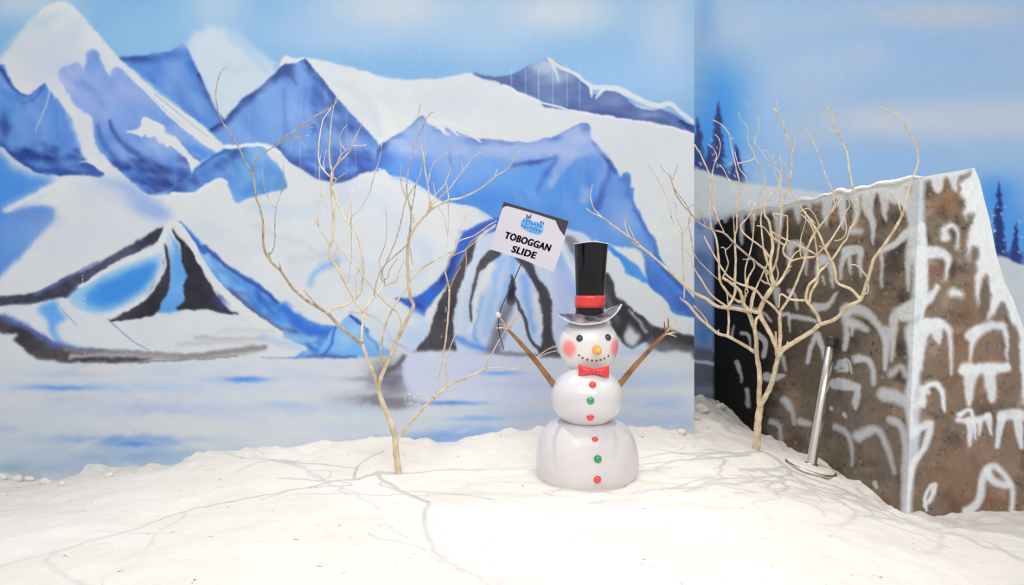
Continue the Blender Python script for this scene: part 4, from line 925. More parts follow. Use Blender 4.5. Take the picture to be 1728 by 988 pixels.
# ---- tree by the painted mountains
b1 = hit(672, 801)
lim = lambda px: on_left_wall(min(px, 1165), 0).y - .06
T = Tree('bare_tree', 'bare pale branched tree standing alone left of the snowman', 'tree', b1, 'bare leafless trees standing in the snow', lambda p: 3.5, lim, 1.03)
T.branch([([(673, 812), (673, 801), (671, 785), (668, 762), (667, 742), (661, 719), (654, 700), (648, 687), (642, 670), (638, 655)], 5.4, 4.2, .02)], 'trunk', M_bark)
T.branch([([(638, 657), (634, 640), (627.5, 623), (622, 610), (612.7, 585), (611, 581)], 3.6, 3, -.1)], 'branch', M_bark)
T.branch([
    ([(611, 581), (595.7, 570), (570, 547.6), (554, 530.6), (540, 521), (521, 510), (506, 498), (491.4, 483.5), (474.4, 458), (455, 439), (444.6, 415.4), (443.6, 375), (438, 349.5), (432, 332.5), (426.6, 294), (414.4, 274.3), (401.7, 246.7), (389, 225.4), (375, 206), (367.6, 185), (363.8, 159.5), (366.6, 140.4), (373, 121), (382.5, 112.8)], 3, .7, -.8),
    ([(540, 521), (526, 506), (512.7, 490)], 1.5, .9, -.1), ([(474, 457), (472.5, 449), (471.8, 442)], 1.6, .5, -.02), ([(456, 439), (454.5, 432), (454, 425)], 1.5, 1, .0), ([(491, 483), (487, 477), (486, 472)], 1.2, .6, 0),
    ([(457, 430), (463.8, 409), (463.8, 375), (466, 352), (473.3, 328), (480.8, 317.6)], .9, .5, -.2), ([(466, 352), (457.4, 343), (447, 320), (443.6, 302.7), (443, 285)], .8, .4, .1), ([(474, 328), (479, 300), (478, 270)], .7, .3, -.1),
    ([(425, 292), (431.4, 270), (450.5, 255), (467.5, 244.5), (486.7, 234), (505, 232), (520.7, 228.6)], 1.1, .9, -.2), ([(467.5, 244.5), (480, 232), (497, 221), (527, 198.8), (559, 180.8), (570.6, 170)], 1.1, .8, -.1),
    ([(497, 233), (510, 240), (516, 252)], .7, .4, 0), ([(505, 216), (516, 214), (529, 216)], .8, .7, 0), ([(505, 232), (496, 236), (491, 244)], .7, .5, 0)], 'branch', M_twig)
T.branch([([(611, 581), (610.5, 561.4), (614.8, 531.6), (620, 514.6), (631.8, 502), (642, 490), (648, 478)], 2.6, 1.2, .4),
    ([(614.8, 531), (600, 509), (593.4, 498), (580, 473), (565.8, 447), (556, 437), (557, 417.5), (561.6, 396), (562.6, 364), (560.5, 335), (559.4, 312), (560.5, 291)], 1.5, 2.6, .1),
    ([(560.5, 291), (556, 270), (555.8, 248.8), (559, 206.3), (563.2, 180.8), (567.5, 166)], 1.6, .7, -.1), ([(560, 300), (548, 290), (537.7, 270), (538.8, 236), (544, 206), (549.4, 195.7), (559, 183)], 1.5, .8, .1),
    ([(561.5, 289), (569.6, 276.4), (588.7, 257.3), (595, 242.4), (603, 225), (610, 210.5), (612, 204)], 1.7, .6, -.2), ([(597, 246), (608, 246), (618.5, 245)], .8, .6, 0), ([(569, 274), (576, 261), (588, 251)], .9, .5, 0),
    ([(563, 312), (568, 303), (582.3, 292.4)], 1.1, .6, -.1), ([(564, 300), (567, 304), (566, 308)], 1, .6, 0), ([(548, 290), (546, 275), (551, 252)], .8, .4, .1), ([(574, 240), (576, 223), (586, 211)], .8, .4, 0), ([(574, 268), (575, 255), (574, 240)], .7, .5, 0),
    ([(557, 415), (546, 397), (538, 383.5), (536, 360), (541.4, 328), (539, 290), (541, 262)], .9, .5, .2), ([(538, 383), (531, 372), (529, 360)], .6, .3, 0), ([(546, 330), (551, 345), (552, 354)], .7, .4, 0),
    ([(572, 447), (574, 457), (585, 466)], .7, .5, 0), ([(566, 447), (564, 432), (568, 420), (572, 415)], .8, .6, 0), ([(570, 452), (571, 440), (574, 430)], .7, .4, 0)], 'branch', M_bark)
T.branch([([(554, 529), (563.8, 520), (580.8, 516.8), (595.7, 507), (602, 503), (609.5, 491), (612, 472), (613.2, 449.4), (609.4, 421.8), (602, 396.3), (591.3, 379.3), (585, 375), (574.3, 353.8), (565, 330), (561, 315)], 1.9, 1.2, .2),
    ([(591.3, 379), (594.5, 364.4), (608.3, 351.6), (623.2, 326), (628, 308), (634, 288), (641.5, 264.8), (644.6, 243.5)], 1.1, .6, -.2), ([(592, 380), (593, 410), (592.4, 438.8), (589, 466), (587, 477)], .9, .5, .1), ([(592, 378), (593.4, 339), (594, 317.6)], .8, .4, .1),
    ([(586, 374), (585, 362), (592, 342)], .8, .4, 0), ([(602, 503), (600, 470), (610, 448), (614, 435)], 1.3, .5, -.1)], 'branch', M_bark)
T.branch([([(638, 657), (643, 637), (648.8, 623), (659.4, 599.7), (670, 574), (676.4, 561.4), (687, 540), (696.6, 521), (697.7, 512.5), (692.4, 503), (688.6, 470), (687.5, 445), (687.6, 428), (689.5, 408), (690.3, 400.5)], 3.5, 2.6, -.8),
    ([(690, 402), (702, 381.4), (719, 362.3), (733, 350), (745, 344), (757.3, 337.8)], 2.4, 1.8, -.25), ([(676.4, 561), (677.5, 549), (674, 536), (670, 526), (657, 517), (636, 495.5), (612.6, 466), (591, 439), (570, 415), (562.6, 402)], 1.4, 1.1, .1)], 'branch', M_bark)
T.branch([([(757, 338), (780.7, 333.6), (808.3, 319.8), (822, 310), (838, 296.7), (855, 286), (866, 272), (876.4, 254)], 1.7, .6, -.2), ([(835, 297), (838, 290), (840, 283)], 1.1, .4, 0), ([(724, 352), (748.8, 328), (759.4, 317.6), (770, 303), (782.8, 286), (791.3, 275.4)], 1.4, .7, -.1),
    ([(782, 287), (780, 280), (779, 272)], .6, .3, 0), ([(792, 272), (803, 262), (814, 257)], .6, .4, 0), ([(721, 356), (736, 328), (751, 311), (757.3, 292.4), (765.8, 271)], 1.3, .5, .05), ([(757, 337), (755.5, 322), (752, 306)], 1.1, .6, 0), ([(734, 328), (733, 318), (731, 309)], .9, .6, 0),
    ([(756, 338), (756.6, 360), (756.3, 385), (755, 417.5)], .8, .4, .1), ([(741, 352), (750, 366), (753, 385), (756, 398)], .8, .4, .1), ([(725.4, 352), (725, 335), (722.2, 315), (717, 285), (714.8, 262.7), (711, 250), (710.5, 243.5)], 1.6, .9, .05),
    ([(722, 312), (725, 295), (727.5, 286), (733, 274), (740.3, 269), (750, 260), (756, 259)], 1.1, .5, -.1), ([(712, 249), (716, 243), (715, 237)], .9, .4, 0), ([(716, 262), (719, 258), (719, 254)], .7, .4, 0)], 'branch', M_bark)
T.branch([([(690.5, 402), (693.5, 375), (693.5, 358), (689.3, 338), (686, 319.8), (688.2, 295), (690.3, 281.8), (698.8, 245.7), (708.4, 224.4), (711.6, 213.8), (705.8, 207.4), (705, 199), (708, 186), (709.5, 173.4)], 1.7, .5, .15), ([(709, 226), (714, 215), (718, 203), (725, 193), (734, 188)], 1.2, .6, -.1),
    ([(693.5, 358), (698, 335), (702, 311), (709, 295), (713.7, 269), (715, 256)], 1.3, .7, .1), ([(689, 333), (694, 322), (702, 311)], .9, .7, 0), ([(686, 335), (679, 318), (676.5, 302.8), (677, 280)], .9, .5, .1), ([(686, 335), (683, 345), (672.3, 392), (659.5, 426), (645.7, 455.8), (643, 470)], 1, .8, .1),
    ([(688, 412), (671, 428), (651, 446), (640, 462), (633, 486), (632, 500)], 1.1, 1.1, .05), ([(650, 480), (643.6, 455.8), (640, 440), (651, 409), (652.5, 380), (650.6, 353.8)], .8, .5, .1), ([(692, 420), (696, 445), (697, 447)], .9, .5, 0), ([(699, 376), (698, 368), (692, 352)], .8, .5, 0),
    ([(654, 470), (658, 455), (666, 443), (671, 437)], .8, .5, -.1), ([(648, 484), (660, 478), (669, 477), (671, 465), (682, 440)], .8, .5, .1), ([(660, 478), (680, 465)], .6, .4, .1)], 'branch', M_twig)
T.branch([([(646.7, 619), (642.4, 606), (644.6, 576.3), (653, 542.3), (668, 512.5), (687, 485), (691.4, 477), (702, 462), (714.8, 451.6), (731.8, 440), (755, 428), (765.8, 424), (771, 413), (776.4, 405.9), (800, 398), (821, 383), (838, 373)], 1.8, .8, -.3), ([(762, 430), (757, 435), (775, 427), (785, 421.8), (810, 402), (836, 379)], 1, .6, -.05),
    ([(757, 436), (751, 453.7), (754, 470), (758.4, 488)], 1.2, 1.3, -.02), ([(758, 488), (770, 462), (778, 450)], .9, .4, -.05), ([(786, 422), (787, 440), (785, 462)], .9, .5, 0), ([(715, 451), (735, 440), (719, 447), (690, 460)], .6, .4, 0), ([(766, 424), (771, 400), (783, 372), (792, 352)], .7, .4, 0)], 'branch', M_bark)
T.branch([([(667.5, 746), (676.5, 734), (686, 722), (695.7, 710.5), (708, 697), (719, 684), (731.8, 673)], 2.7, 2.2, .03), ([(731, 674), (741, 664), (748.8, 657.4), (765.8, 645.7), (782.8, 640.4), (803, 631), (821, 622.3)], 2.2, 1.5, .05), ([(731, 675), (733, 668), (728, 672)], 1.6, 1, 0)], 'branch', M_bark)
T.branch([([(821, 622.4), (846.6, 621), (866, 624), (885, 618), (897.3, 612), (908, 602), (925, 589.4), (934, 587), (939.8, 584)], 1.2, .8, .12), ([(821, 623), (821, 611), (829, 600), (840, 578.8), (854.8, 555.4), (861, 544), (867.5, 536)], 1.5, .7, -.06), ([(904, 607), (922, 597), (941, 592)], 1, .8, .1), ([(821, 612), (820, 607), (820, 603)], 1, .7, 0), ([(928, 589), (932, 585), (934, 583)], .8, .4, 0)], 'branch', M_bark)
T.branch([([(755, 651), (753, 630), (752, 618), (756, 600), (763.6, 576), (772, 560), (776, 545)], 1.3, .6, .05), ([(736, 668), (740, 640), (744.5, 618.8), (749, 592), (752, 576.3), (757.2, 523), (758.4, 488)], .8, 1.8, .02), ([(762, 578), (770, 574)], .6, .3, 0)], 'branch', M_bark)

# ---- tree in front of the rock
b2 = hit(1276, 760)
def lim2(px):
    if px < 1204: return 6.3 if px > 1174 else on_left_wall(px, 0).y - .12
    if px > 1500: return face_left(px)[1] - .2
    return face_left(px)[1] - .16
T = Tree('bare_tree', 'dense bare cream tree growing in front of the dark rock block', 'tree', b2, 'bare leafless trees standing in the snow', lambda p: 3.7, lim2, 1.2)
T.branch([([(1276, 772), (1276.5, 759), (1278, 730), (1280, 705), (1283, 686)], 6, 5, 0)], 'trunk', M_bark)
T.branch([([(1282, 690), (1281, 668), (1282, 646), (1281, 622), (1277, 600), (1275.7, 567.6), (1271, 549), (1262, 523.8)], 3.9, 3, -.08)], 'branch', M_bark)
T.branch([([(1276.6, 597), (1264, 588), (1251, 580.3), (1227.4, 567.6), (1212.8, 564), (1196.4, 551), (1178.2, 534.8), (1163.6, 516.5), (1154, 508)], 2.6, 1.8, -.1), ([(1196, 551), (1190, 538), (1180, 525), (1170, 516)], 1.4, .9, 0), ([(1216, 565), (1212, 560), (1213, 557)], 1.3, .8, 0),
    ([(1154, 509), (1155, 487.5), (1154, 469), (1152.2, 436.4), (1151.3, 400), (1149.5, 384.9), (1143, 370), (1140.4, 355.7), (1139.5, 337.5)], 1.3, .6, -.1), ([(1153, 509), (1150, 506), (1147, 501)], 1, .6, 0), ([(1151, 400), (1158, 386), (1168, 372)], .8, .4, 0), ([(1150, 395), (1142, 384), (1134, 370), (1131, 355)], .8, .4, 0), ([(1133, 366), (1128, 340), (1113, 308), (1097, 283), (1092, 272)], .9, .5, -.1),
    ([(1228, 567), (1230, 542), (1228.3, 520)], 2, 1.7, 0)], 'branch', M_bark)
T.branch([([(1268, 530), (1254.8, 524), (1229.2, 520), (1212.8, 518.4), (1200, 511), (1189, 502.9), (1171, 494.7), (1160, 483.7), (1151.3, 478), (1125.8, 454.7), (1107.6, 438.3), (1082, 417), (1060.2, 399.4), (1034.7, 381.2), (1014.6, 366.6), (998.2, 359.3), (990, 352)], 3, .8, -.5),
    ([(1014.6, 366.6), (1008, 359), (1001.9, 352), (998, 340), (996.4, 328.4), (1000, 312)], 1.1, .5, 0), ([(1062, 400), (1056, 385), (1054.7, 370.3), (1057, 362)], 1, .5, 0), ([(1074, 412), (1068, 397), (1061, 382)], 1, .5, 0), ([(1084, 420), (1070, 412), (1063, 400)], 1, .8, 0), ([(1060, 399), (1068, 404), (1078, 410)], .9, .7, 0), ([(1106, 437), (1100, 430), (1097, 424)], 1, .5, 0)], 'branch', M_bark)
T.branch([([(1229, 520), (1215, 510), (1201.9, 500), (1192, 487), (1183.7, 472.8), (1171, 452.8), (1166, 432), (1155, 418)], 1.8, .6, .1), ([(1228, 519), (1238, 502), (1241, 490), (1240, 476), (1241.5, 440), (1240, 401), (1243.8, 383), (1243, 346.4), (1250, 319), (1246, 300), (1234.7, 251), (1231, 229), (1220, 212.8), (1203.7, 202.8)], 2.2, .6, -.25),
    ([(1248, 311), (1240, 308), (1229, 302), (1222, 287.6), (1214, 278)], 1, .5, 0), ([(1229, 302), (1240, 325), (1252, 340)], .8, .5, 0), ([(1229, 520), (1227, 498), (1223, 488)], 1.1, .8, 0), ([(1240, 402), (1238, 360), (1246, 322)], .9, .5, 0)], 'branch', M_bark)
T.branch([([(1262, 523), (1254.8, 513), (1249.3, 492.8), (1238.4, 482), (1226, 473), (1219, 469)], 2.9, 2, .05), ([(1250, 511), (1236, 503), (1223.8, 489), (1214.7, 472.8), (1212.8, 437.6), (1208.3, 401), (1200, 383), (1197.5, 346.4), (1198.3, 314.9), (1196.4, 293), (1189, 276), (1181.9, 260), (1171.8, 243.8)], 2.1, .8, -.2),
    ([(1197, 310), (1201.9, 293), (1205.6, 276.6), (1213, 262), (1215.5, 245), (1213, 234), (1206.5, 227.4)], 1, .5, 0), ([(1206, 276), (1209, 262), (1203, 250), (1194.6, 243.8)], .9, .4, 0), ([(1202, 294), (1206, 312), (1205, 340), (1206, 355), (1215, 378)], .9, .9, 0),
    ([(1219, 469), (1222.9, 462), (1229, 444.9), (1225, 430), (1223, 419), (1216.5, 418)], 1.4, .8, 0), ([(1223, 422), (1230, 418), (1235, 412)], .9, .5, 0), ([(1260, 500), (1257, 492), (1262, 480), (1263, 470)], 1.3, .8, 0), ([(1256, 510), (1258, 498), (1262, 494), (1261, 488)], 1.6, 1, 0)], 'branch', M_bark)
T.branch([([(1282, 688), (1288, 676), (1296, 662), (1303, 645), (1309.4, 618.6), (1314, 600)], 3.8, 3.4, -.2), ([(1314, 602), (1316.7, 567.6), (1315.8, 540), (1315.8, 527)], 3.1, 2.4, -.1), ([(1315.5, 530), (1300, 513), (1287, 504), (1275, 489), (1262, 484), (1247.5, 479.5), (1233, 470), (1223.8, 461.3), (1211, 441), (1196.4, 415.7), (1188.2, 399.3)], 2, 1, -.25),
    ([(1275, 490), (1271, 505), (1269.3, 518.4)], 1.4, 1.2, 0), ([(1310, 586), (1309.5, 575), (1309, 560)], 2, 1.6, 0), ([(1310, 600), (1309, 594), (1308, 590)], 2, 1.2, 0), ([(1316, 527), (1324, 515), (1331.3, 503.8), (1342, 482), (1356.8, 443.6), (1360.5, 428.4), (1369.6, 401), (1382.3, 383), (1394.7, 368.3), (1402, 357), (1412.9, 340)], 2.3, .9, -.4),
    ([(1331, 504), (1322, 498), (1316.7, 497)], 1.7, 1.5, 0), ([(1316, 498), (1314, 520)], 1.2, 1.2, 0), ([(1331, 504), (1345, 507), (1360.5, 507.4)], 1.9, 1.8, -.05)], 'branch', M_bark)
T.branch([([(1314, 598), (1302, 567.6), (1291, 547.5), (1282, 529.3), (1287.6, 511), (1298.5, 492.8), (1305.8, 483.7)], 2.7, 3.6, -.12), ([(1282, 530), (1272, 526), (1258, 522)], 2.4, 2, 0), ([(1284, 532), (1276, 540), (1274, 560), (1275, 566)], 2.2, 2, 0),
    ([(1305, 484), (1302, 467.3), (1300, 449), (1300, 437.6), (1304, 419.3), (1302, 397.5), (1297.6, 373.8), (1291, 364), (1290, 350), (1300, 330), (1313, 315), (1318.5, 284), (1315.8, 265.7)], 3.2, .7, -.15),
    ([(1300, 437), (1287.6, 419.3), (1258.4, 397.5), (1249.3, 383), (1256, 374), (1264, 364), (1275, 345)], 1.6, .7, .1), ([(1298, 450), (1290, 428), (1285.7, 393.8), (1284, 364.7), (1291, 328), (1288.5, 318), (1291, 302), (1284, 280), (1274, 267.5), (1272, 250), (1275, 235), (1281, 214.7), (1278.5, 198.3)], 1.5, .5, -.1)], 'branch', M_bark)
T.branch([([(1302, 464), (1282, 448), (1269.3, 437.6), (1243.8, 415.7), (1222, 393.8), (1202, 388.4), (1183.7, 379.2), (1171, 366.5), (1162, 356), (1155, 349), (1140.4, 328.4), (1133, 304.7), (1131, 294)], 2, .7, -.3), ([(1134, 304), (1138, 295), (1142, 284), (1143, 276)], .8, .4, 0), ([(1133, 300), (1126, 293), (1118.5, 286.4), (1114, 278)], .8, .4, 0),
    ([(1133, 306), (1140, 322), (1158, 345), (1167, 362), (1180, 372)], .9, .7, .1), ([(1268, 437), (1262, 438), (1253, 438)], 1.1, .8, 0), ([(1222, 393), (1216, 380), (1206, 362), (1203, 350)], 1.2, .8, 0), ([(1180, 370), (1186, 364), (1187, 356)], .9, .5, 0), ([(1174, 345), (1183, 360), (1192, 385)], .5, .9, 0), ([(1165, 362), (1162, 380), (1166, 400), (1172, 430), (1190, 452), (1212, 472)], .7, .8, 0)], 'branch', M_twig)
T.branch([([(1275, 530), (1267, 520), (1269, 500), (1274.8, 489), (1287.6, 461.3), (1294.9, 444.9), (1291, 423)], 1.6, 1, .1), ([(1262, 484), (1259.3, 488), (1257.5, 455.8), (1263, 436), (1269.3, 412), (1271, 393.8), (1273, 353.7), (1265.7, 328), (1262, 312), (1258.4, 298.5), (1247.5, 284), (1240, 256)], 1.5, .6, -.1), ([(1260, 478), (1263.9, 466.7), (1273, 450), (1270, 438)], 1.8, 1, 0), ([(1274, 267), (1262, 240), (1262, 214.7), (1251, 203.7), (1246, 190)], .9, .4, 0),
    ([(1296.7, 479.5), (1293, 465), (1291, 450)], 1.5, 1.2, 0), ([(1304, 482), (1312, 470), (1313, 460), (1309, 445)], 1.4, 1.1, 0), ([(1302, 460), (1311, 437.6), (1315, 404.8), (1318.5, 364.7), (1320.4, 342.8), (1329.5, 315.5), (1335.9, 284), (1335, 258.4), (1325.8, 222), (1318.5, 200), (1305.8, 183.7)], 1.7, .9, -.2), ([(1311, 192), (1313, 182), (1310, 168)], .8, .4, 0), ([(1335, 262), (1340, 248), (1342, 233), (1340, 222)], .8, .4, 0),
    ([(1320, 343), (1316, 320), (1318.5, 295), (1300, 277), (1284, 254), (1274, 240), (1270, 232)], .9, .4, 0), ([(1293, 254), (1300, 266), (1312, 282)], .4, .8, 0), ([(1329, 312), (1336, 322), (1347.7, 344.6), (1356.8, 357.4), (1366, 368), (1376, 378)], 1, 1.2, 0), ([(1328, 314), (1330, 300), (1326, 280), (1316, 262)], .8, .4, 0), ([(1303, 350), (1312, 338), (1318, 320), (1310, 300), (1304, 280), (1306, 262)], .7, .4, 0), ([(1275, 345), (1283, 330), (1280, 310), (1275, 290)], .7, .4, 0), ([(1262, 345), (1270, 362), (1276, 372)], .6, .8, 0)], 'branch', M_bark)
T.branch([([(1305.8, 484), (1314, 478), (1324, 463), (1333, 441), (1325, 432), (1322, 426.6), (1323, 415), (1327.7, 408.4), (1329, 385), (1328.6, 364.7)], 2.4, .9, -.1), ([(1333, 442), (1343, 438), (1353, 435.7)], 1.4, 1.1, 0), ([(1331, 446), (1340, 430), (1350, 422)], 1.2, .8, 0), ([(1330, 452), (1336, 450)], 1.2, .5, 0), ([(1310, 482), (1320, 470), (1334, 455)], 1.5, .8, 0), ([(1302, 400), (1293, 388), (1287.6, 383), (1277, 381)], 1.4, .7, 0),
    ([(1304, 361), (1312, 372)], 1, .8, 0), ([(1378.7, 432), (1342, 412), (1320, 402), (1308, 395), (1300, 390)], 1.7, 1.2, .1), ([(1351, 430), (1350, 420), (1352, 400), (1360, 370), (1355, 356)], 1, .5, 0)], 'branch', M_bark)
T.branch([([(1313, 602), (1320, 592), (1327.7, 585.8), (1351.3, 571), (1371.4, 558.5), (1383.2, 547.5)], 3.6, 3, -.2), ([(1382, 548), (1397, 544), (1412.3, 537), (1433, 516.5), (1450, 508), (1455, 500), (1466.2, 466.7), (1474.5, 437.6), (1487, 421), (1511.9, 383.7), (1524.3, 358.8)], 3, 1.9, -.62), ([(1524.3, 359), (1532.6, 325), (1536.8, 305.8), (1546, 287.6), (1549.6, 269.3), (1546, 245.7), (1533, 222), (1520.4, 200), (1500.4, 187.3), (1483, 178.8)], 1.6, .9, -.2),
    ([(1522, 362), (1518, 350), (1515, 337), (1509, 334), (1502, 333.7)], 1.3, .7, 0), ([(1384, 549), (1384, 542), (1383, 534)], 1.8, 1, 0), ([(1330, 585), (1328, 580), (1330, 577)], 1.6, .8, 0), ([(1465, 476), (1462, 466), (1453, 455.8), (1447, 449), (1438.4, 446.7), (1435, 447)], 1.6, .8, .02), ([(1456, 498), (1464, 494), (1466, 480)], 1.2, 1, 0), ([(1523, 360), (1526, 366)], 1.3, .5, 0)], 'branch', M_bark)
T.branch([([(1452, 507), (1436.6, 488.6), (1412.9, 477.7), (1409.3, 455.8), (1402, 437.6), (1392.8, 421), (1383.7, 397.5), (1378.3, 388.4), (1365.5, 370), (1358, 357)], 2.3, 1.3, .1), ([(1392.8, 421), (1407.4, 397.5), (1418.4, 379), (1425.6, 361), (1433, 350), (1434, 344), (1430, 335), (1427.5, 337)], 1.7, .8, -.05), ([(1404, 441), (1418.4, 417.5), (1422, 411), (1429.3, 403), (1434, 388), (1445.7, 368.3), (1446.6, 342.8), (1439.3, 319)], 1.6, 1.2, -.08),
    ([(1439.3, 320), (1436, 300), (1433, 287.6), (1429.3, 260.2), (1418.4, 233), (1405.6, 205.6), (1405, 196), (1392, 173.7)], 1.5, .9, -.1), ([(1405, 201), (1391, 194), (1376, 192)], .7, .4, 0), ([(1415, 228), (1402, 219), (1387.4, 212.8)], .8, .5, 0), ([(1436, 304), (1434, 285), (1430, 255)], 1.2, .7, .02), ([(1425, 365), (1428, 380), (1427, 395), (1420, 404), (1408.3, 406.6)], 1.1, .8, 0),
    ([(1378, 388), (1394.7, 368.3), (1412.9, 346.4), (1429.3, 319)], 1.4, .6, -.05), ([(1410, 350), (1406, 330), (1403.8, 318.5), (1395, 302), (1386, 273), (1375, 245.7), (1366, 227.4), (1357.7, 216.5)], 1, .8, 0), ([(1392, 421), (1386, 417), (1382, 415)], 1, .6, 0)], 'branch', M_bark)
T.branch([([(1383, 545), (1378, 530), (1369.6, 518.4), (1360.5, 507.4), (1361, 494.7), (1366, 480), (1376.9, 471), (1384, 458), (1398.7, 445.5)], 2.6, 1.6, -.1), ([(1366, 510), (1368, 495), (1371.4, 489), (1380.5, 469), (1379, 437.6), (1378.7, 426.6), (1373, 392), (1365, 375), (1352, 362)], 2.2, .9, -.1), ([(1376, 471), (1378, 468)], 1.8, 1, 0), ([(1378, 432), (1385, 424), (1400, 407)], 1.4, 1, 0), ([(1378, 388), (1370, 405), (1360, 420)], 1.3, 1, 0), ([(1382, 383), (1374, 362), (1362, 352), (1350, 358)], .9, .6, 0)], 'branch', M_bark)

# ================================================================== SNOWMAN
SY = 4.66; SC = SY / F
def W(px, py, y=SY): return ray(px, py, y)
sb = (0.47, SY, ground_z(.47, SY) )
M_sm = mat('painted_white_fibreglass', (218, 217, 219), .28, noise=((211, 209, 213), 3), coat=.4)
M_smlow = mat('painted_white_base', (220, 216, 217), .32, noise=((206, 203, 205), 4), coat=.3, bump=.12, bscale=9)
M_black = mat('black_gloss', (12, 11, 14), .12, coat=.12, noise=((24, 22, 26), 6), bump=.15, bscale=9, spec=.35)
M_brim = mat('mottled_grey_brim', (58, 58, 64), .22, coat=.8, noise=((150, 150, 156), 14), bump=.2, bscale=25)  # dark grey with paler mottling
M_red = mat('red_gloss', (226, 52, 52), .25, coat=.6)
M_redbtn = mat('red_bead', (226, 56, 54), .15, coat=1)
M_grnbtn = mat('green_bead', (22, 148, 88), .15, coat=1)
M_orange = mat('orange_nose', (250, 160, 50), .3, coat=.3)
M_dot = mat('black_bead', (34, 32, 34), .12, coat=1)
M_stick = mat('brown_stick', (158, 112, 66), .5, noise=((112, 74, 44), 14), bump=.3, bscale=30)
M_tip = mat('pale_wood_tip', (214, 194, 170), .6, noise=((170, 140, 112), 20))
sman = empty('snowman', sb, 'white snowman with black top hat, red bow tie, rosy cheeks and stick arms', 'snowman')
def srf(pr, cx, cy, rx, seg=56):  # lathe at (cx,cy)
    V, Fc = lathe(pr, seg); return V, Fc
# bottom ball: squat, wider low down, slightly lopsided
z0 = -.06
prof = [(.05, z0), (.27, z0), (.305, .0), (.318, .05), (.322, .10), (.318, .16), (.304, .22), (.284, .27), (.256, .31), (.212, .345), (.14, .362), (.06, .366)]
pc = catmull(prof, 4)
V, Fc = lathe([tuple(p) for p in pc], 72)
cxl = W(990, 0).x
VV = []
for x, y, z in V:
    a_ = math.atan2(y, x)
    k = 1 + .012 * math.sin(3 * a_ + 1) + .003 * math.sin(5 * a_ + z * 9)
    sh = -.02 * (z - .1)
    VV.append((cxl + x * k + sh, SY + y * k * .96, z + sb[2]))
mb = MB(); mb.add(VV, Fc); low = mb.build('bottom_ball', M_smlow, sman)
c = W(990, 669.5, 4.60); V, Fc = ball(c, .2245, .235, .189, 64, 36); mb = MB(); mb.add(V, Fc); mb.build('middle_ball', M_sm, sman)
# head with painted rosy cheeks
hc = W(993, 583)
M_head = mat('painted_head', (226, 226, 224), .28, coat=.4)
nt = M_head.node_tree; b = nt.nodes['Principled BSDF']
geo = nt.nodes.new('ShaderNodeTexCoord')
cur = None
for dx, dz, rx_, rz_ in [(-.133, -.012, .052, .062), (.158, -.006, .05, .062)]:
    y_ = -math.sqrt(max(.186 ** 2 - dx * dx - dz * dz, .0001))
    vs = nt.nodes.new('ShaderNodeVectorMath'); vs.operation = 'SUBTRACT'; vs.inputs[1].default_value = (dx, y_, dz)
    nt.links.new(geo.outputs['Object'], vs.inputs[0])
    ve = nt.nodes.new('ShaderNodeVectorMath'); ve.operation = 'DIVIDE'; ve.inputs[1].default_value = (rx_, .09, rz_)
    nt.links.new(vs.outputs[0], ve.inputs[0])
    ln = nt.nodes.new('ShaderNodeVectorMath'); ln.operation = 'LENGTH'; nt.links.new(ve.outputs[0], ln.inputs[0])
    mr = nt.nodes.new('ShaderNodeMapRange'); mr.interpolation_type = 'SMOOTHSTEP'
    mr.inputs[1].default_value = 1.25; mr.inputs[2].default_value = .45; mr.inputs[3].default_value = 0; mr.inputs[4].default_value = .9
    nt.links.new(ln.outputs['Value'], mr.inputs[0])
    if cur is None: cur = mr.outputs[0]
    else:
        mm = nt.nodes.new('ShaderNodeMath'); mm.operation = 'MAXIMUM'; nt.links.new(cur, mm.inputs[0]); nt.links.new(mr.outputs[0], mm.inputs[1]); cur = mm.outputs[0]
mxn = nt.nodes.new('ShaderNodeMix'); mxn.data_type = 'RGBA'; nt.links.new(cur, mxn.inputs['Factor'])
mxn.inputs['A'].default_value = tuple(srgb((226, 226, 224))) + (1,); mxn.inputs['B'].default_value = tuple(srgb((252, 128, 128))) + (1,)
nt.links.new(mxn.outputs['Result'], b.inputs['Base Color'])
V, Fc = ball((0, 0, 0), .187, .186, .186, 64, 36); mb = MB(); mb.add(V, Fc)
head = mb.build('head', M_head, sman); head.location = Vector(hc)
HR = .186; HY = SY
def on_ball(px, py, cpx, cpy, rx, ry, rz, cy_=SY):
    """first point of a ball met by a sight line"""
    c = W(cpx, cpy, cy_); d = Vector(((px - CX) / F, 1, -(py - CY) / F)); o_ = Vector((0, 0, H))
    s3 = Vector((1 / rx, 1 / ry, 1 / rz)); m3 = lambda v: Vector((v.x * s3.x, v.y * s3.y, v.z * s3.z))
    dd, oo = m3(d), m3(o_ - c)
    A2, B2, C2_ = dd.dot(dd), 2 * dd.dot(oo), oo.dot(oo) - 1
    disc = B2 * B2 - 4 * A2 * C2_
    t = (-B2 - math.sqrt(max(disc, 0))) / (2 * A2)
    return o_ + d * t
def bead(name, px, py, ballp, r, m, flat=.7, parent=sman):
    p = on_ball(px, py, *ballp); cc = W(ballp[0], ballp[1], ballp[5] if len(ballp) > 5 else SY); n = (p - cc).normalized()
    V, Fc = ball((0, 0, 0), r, r, r * flat, 20, 12)
    q = n.to_track_quat('Z', 'Y').to_matrix()
    V = [q @ Vector(v) + p for v in V]
    mb = MB(); mb.add(V, Fc); return mb.build(name, m, parent)
HB = (993, 583, .187, .186, .186); MBL = (990, 669.5, .2245, .235, .189, 4.60)
for px_, py_ in [(978, 571.5), (1026, 570)]: bead('eye', px_, py_, HB, .0215, M_dot, .75)
for px_, py_ in [(977, 600), (983, 604.5), (991, 607.3), (999, 608.7), (1006.5, 609), (1013.5, 607.7), (1020, 605.6), (1026.5, 601)]: bead('mouth_dot', px_, py_, HB, .0066, M_dot, .8)
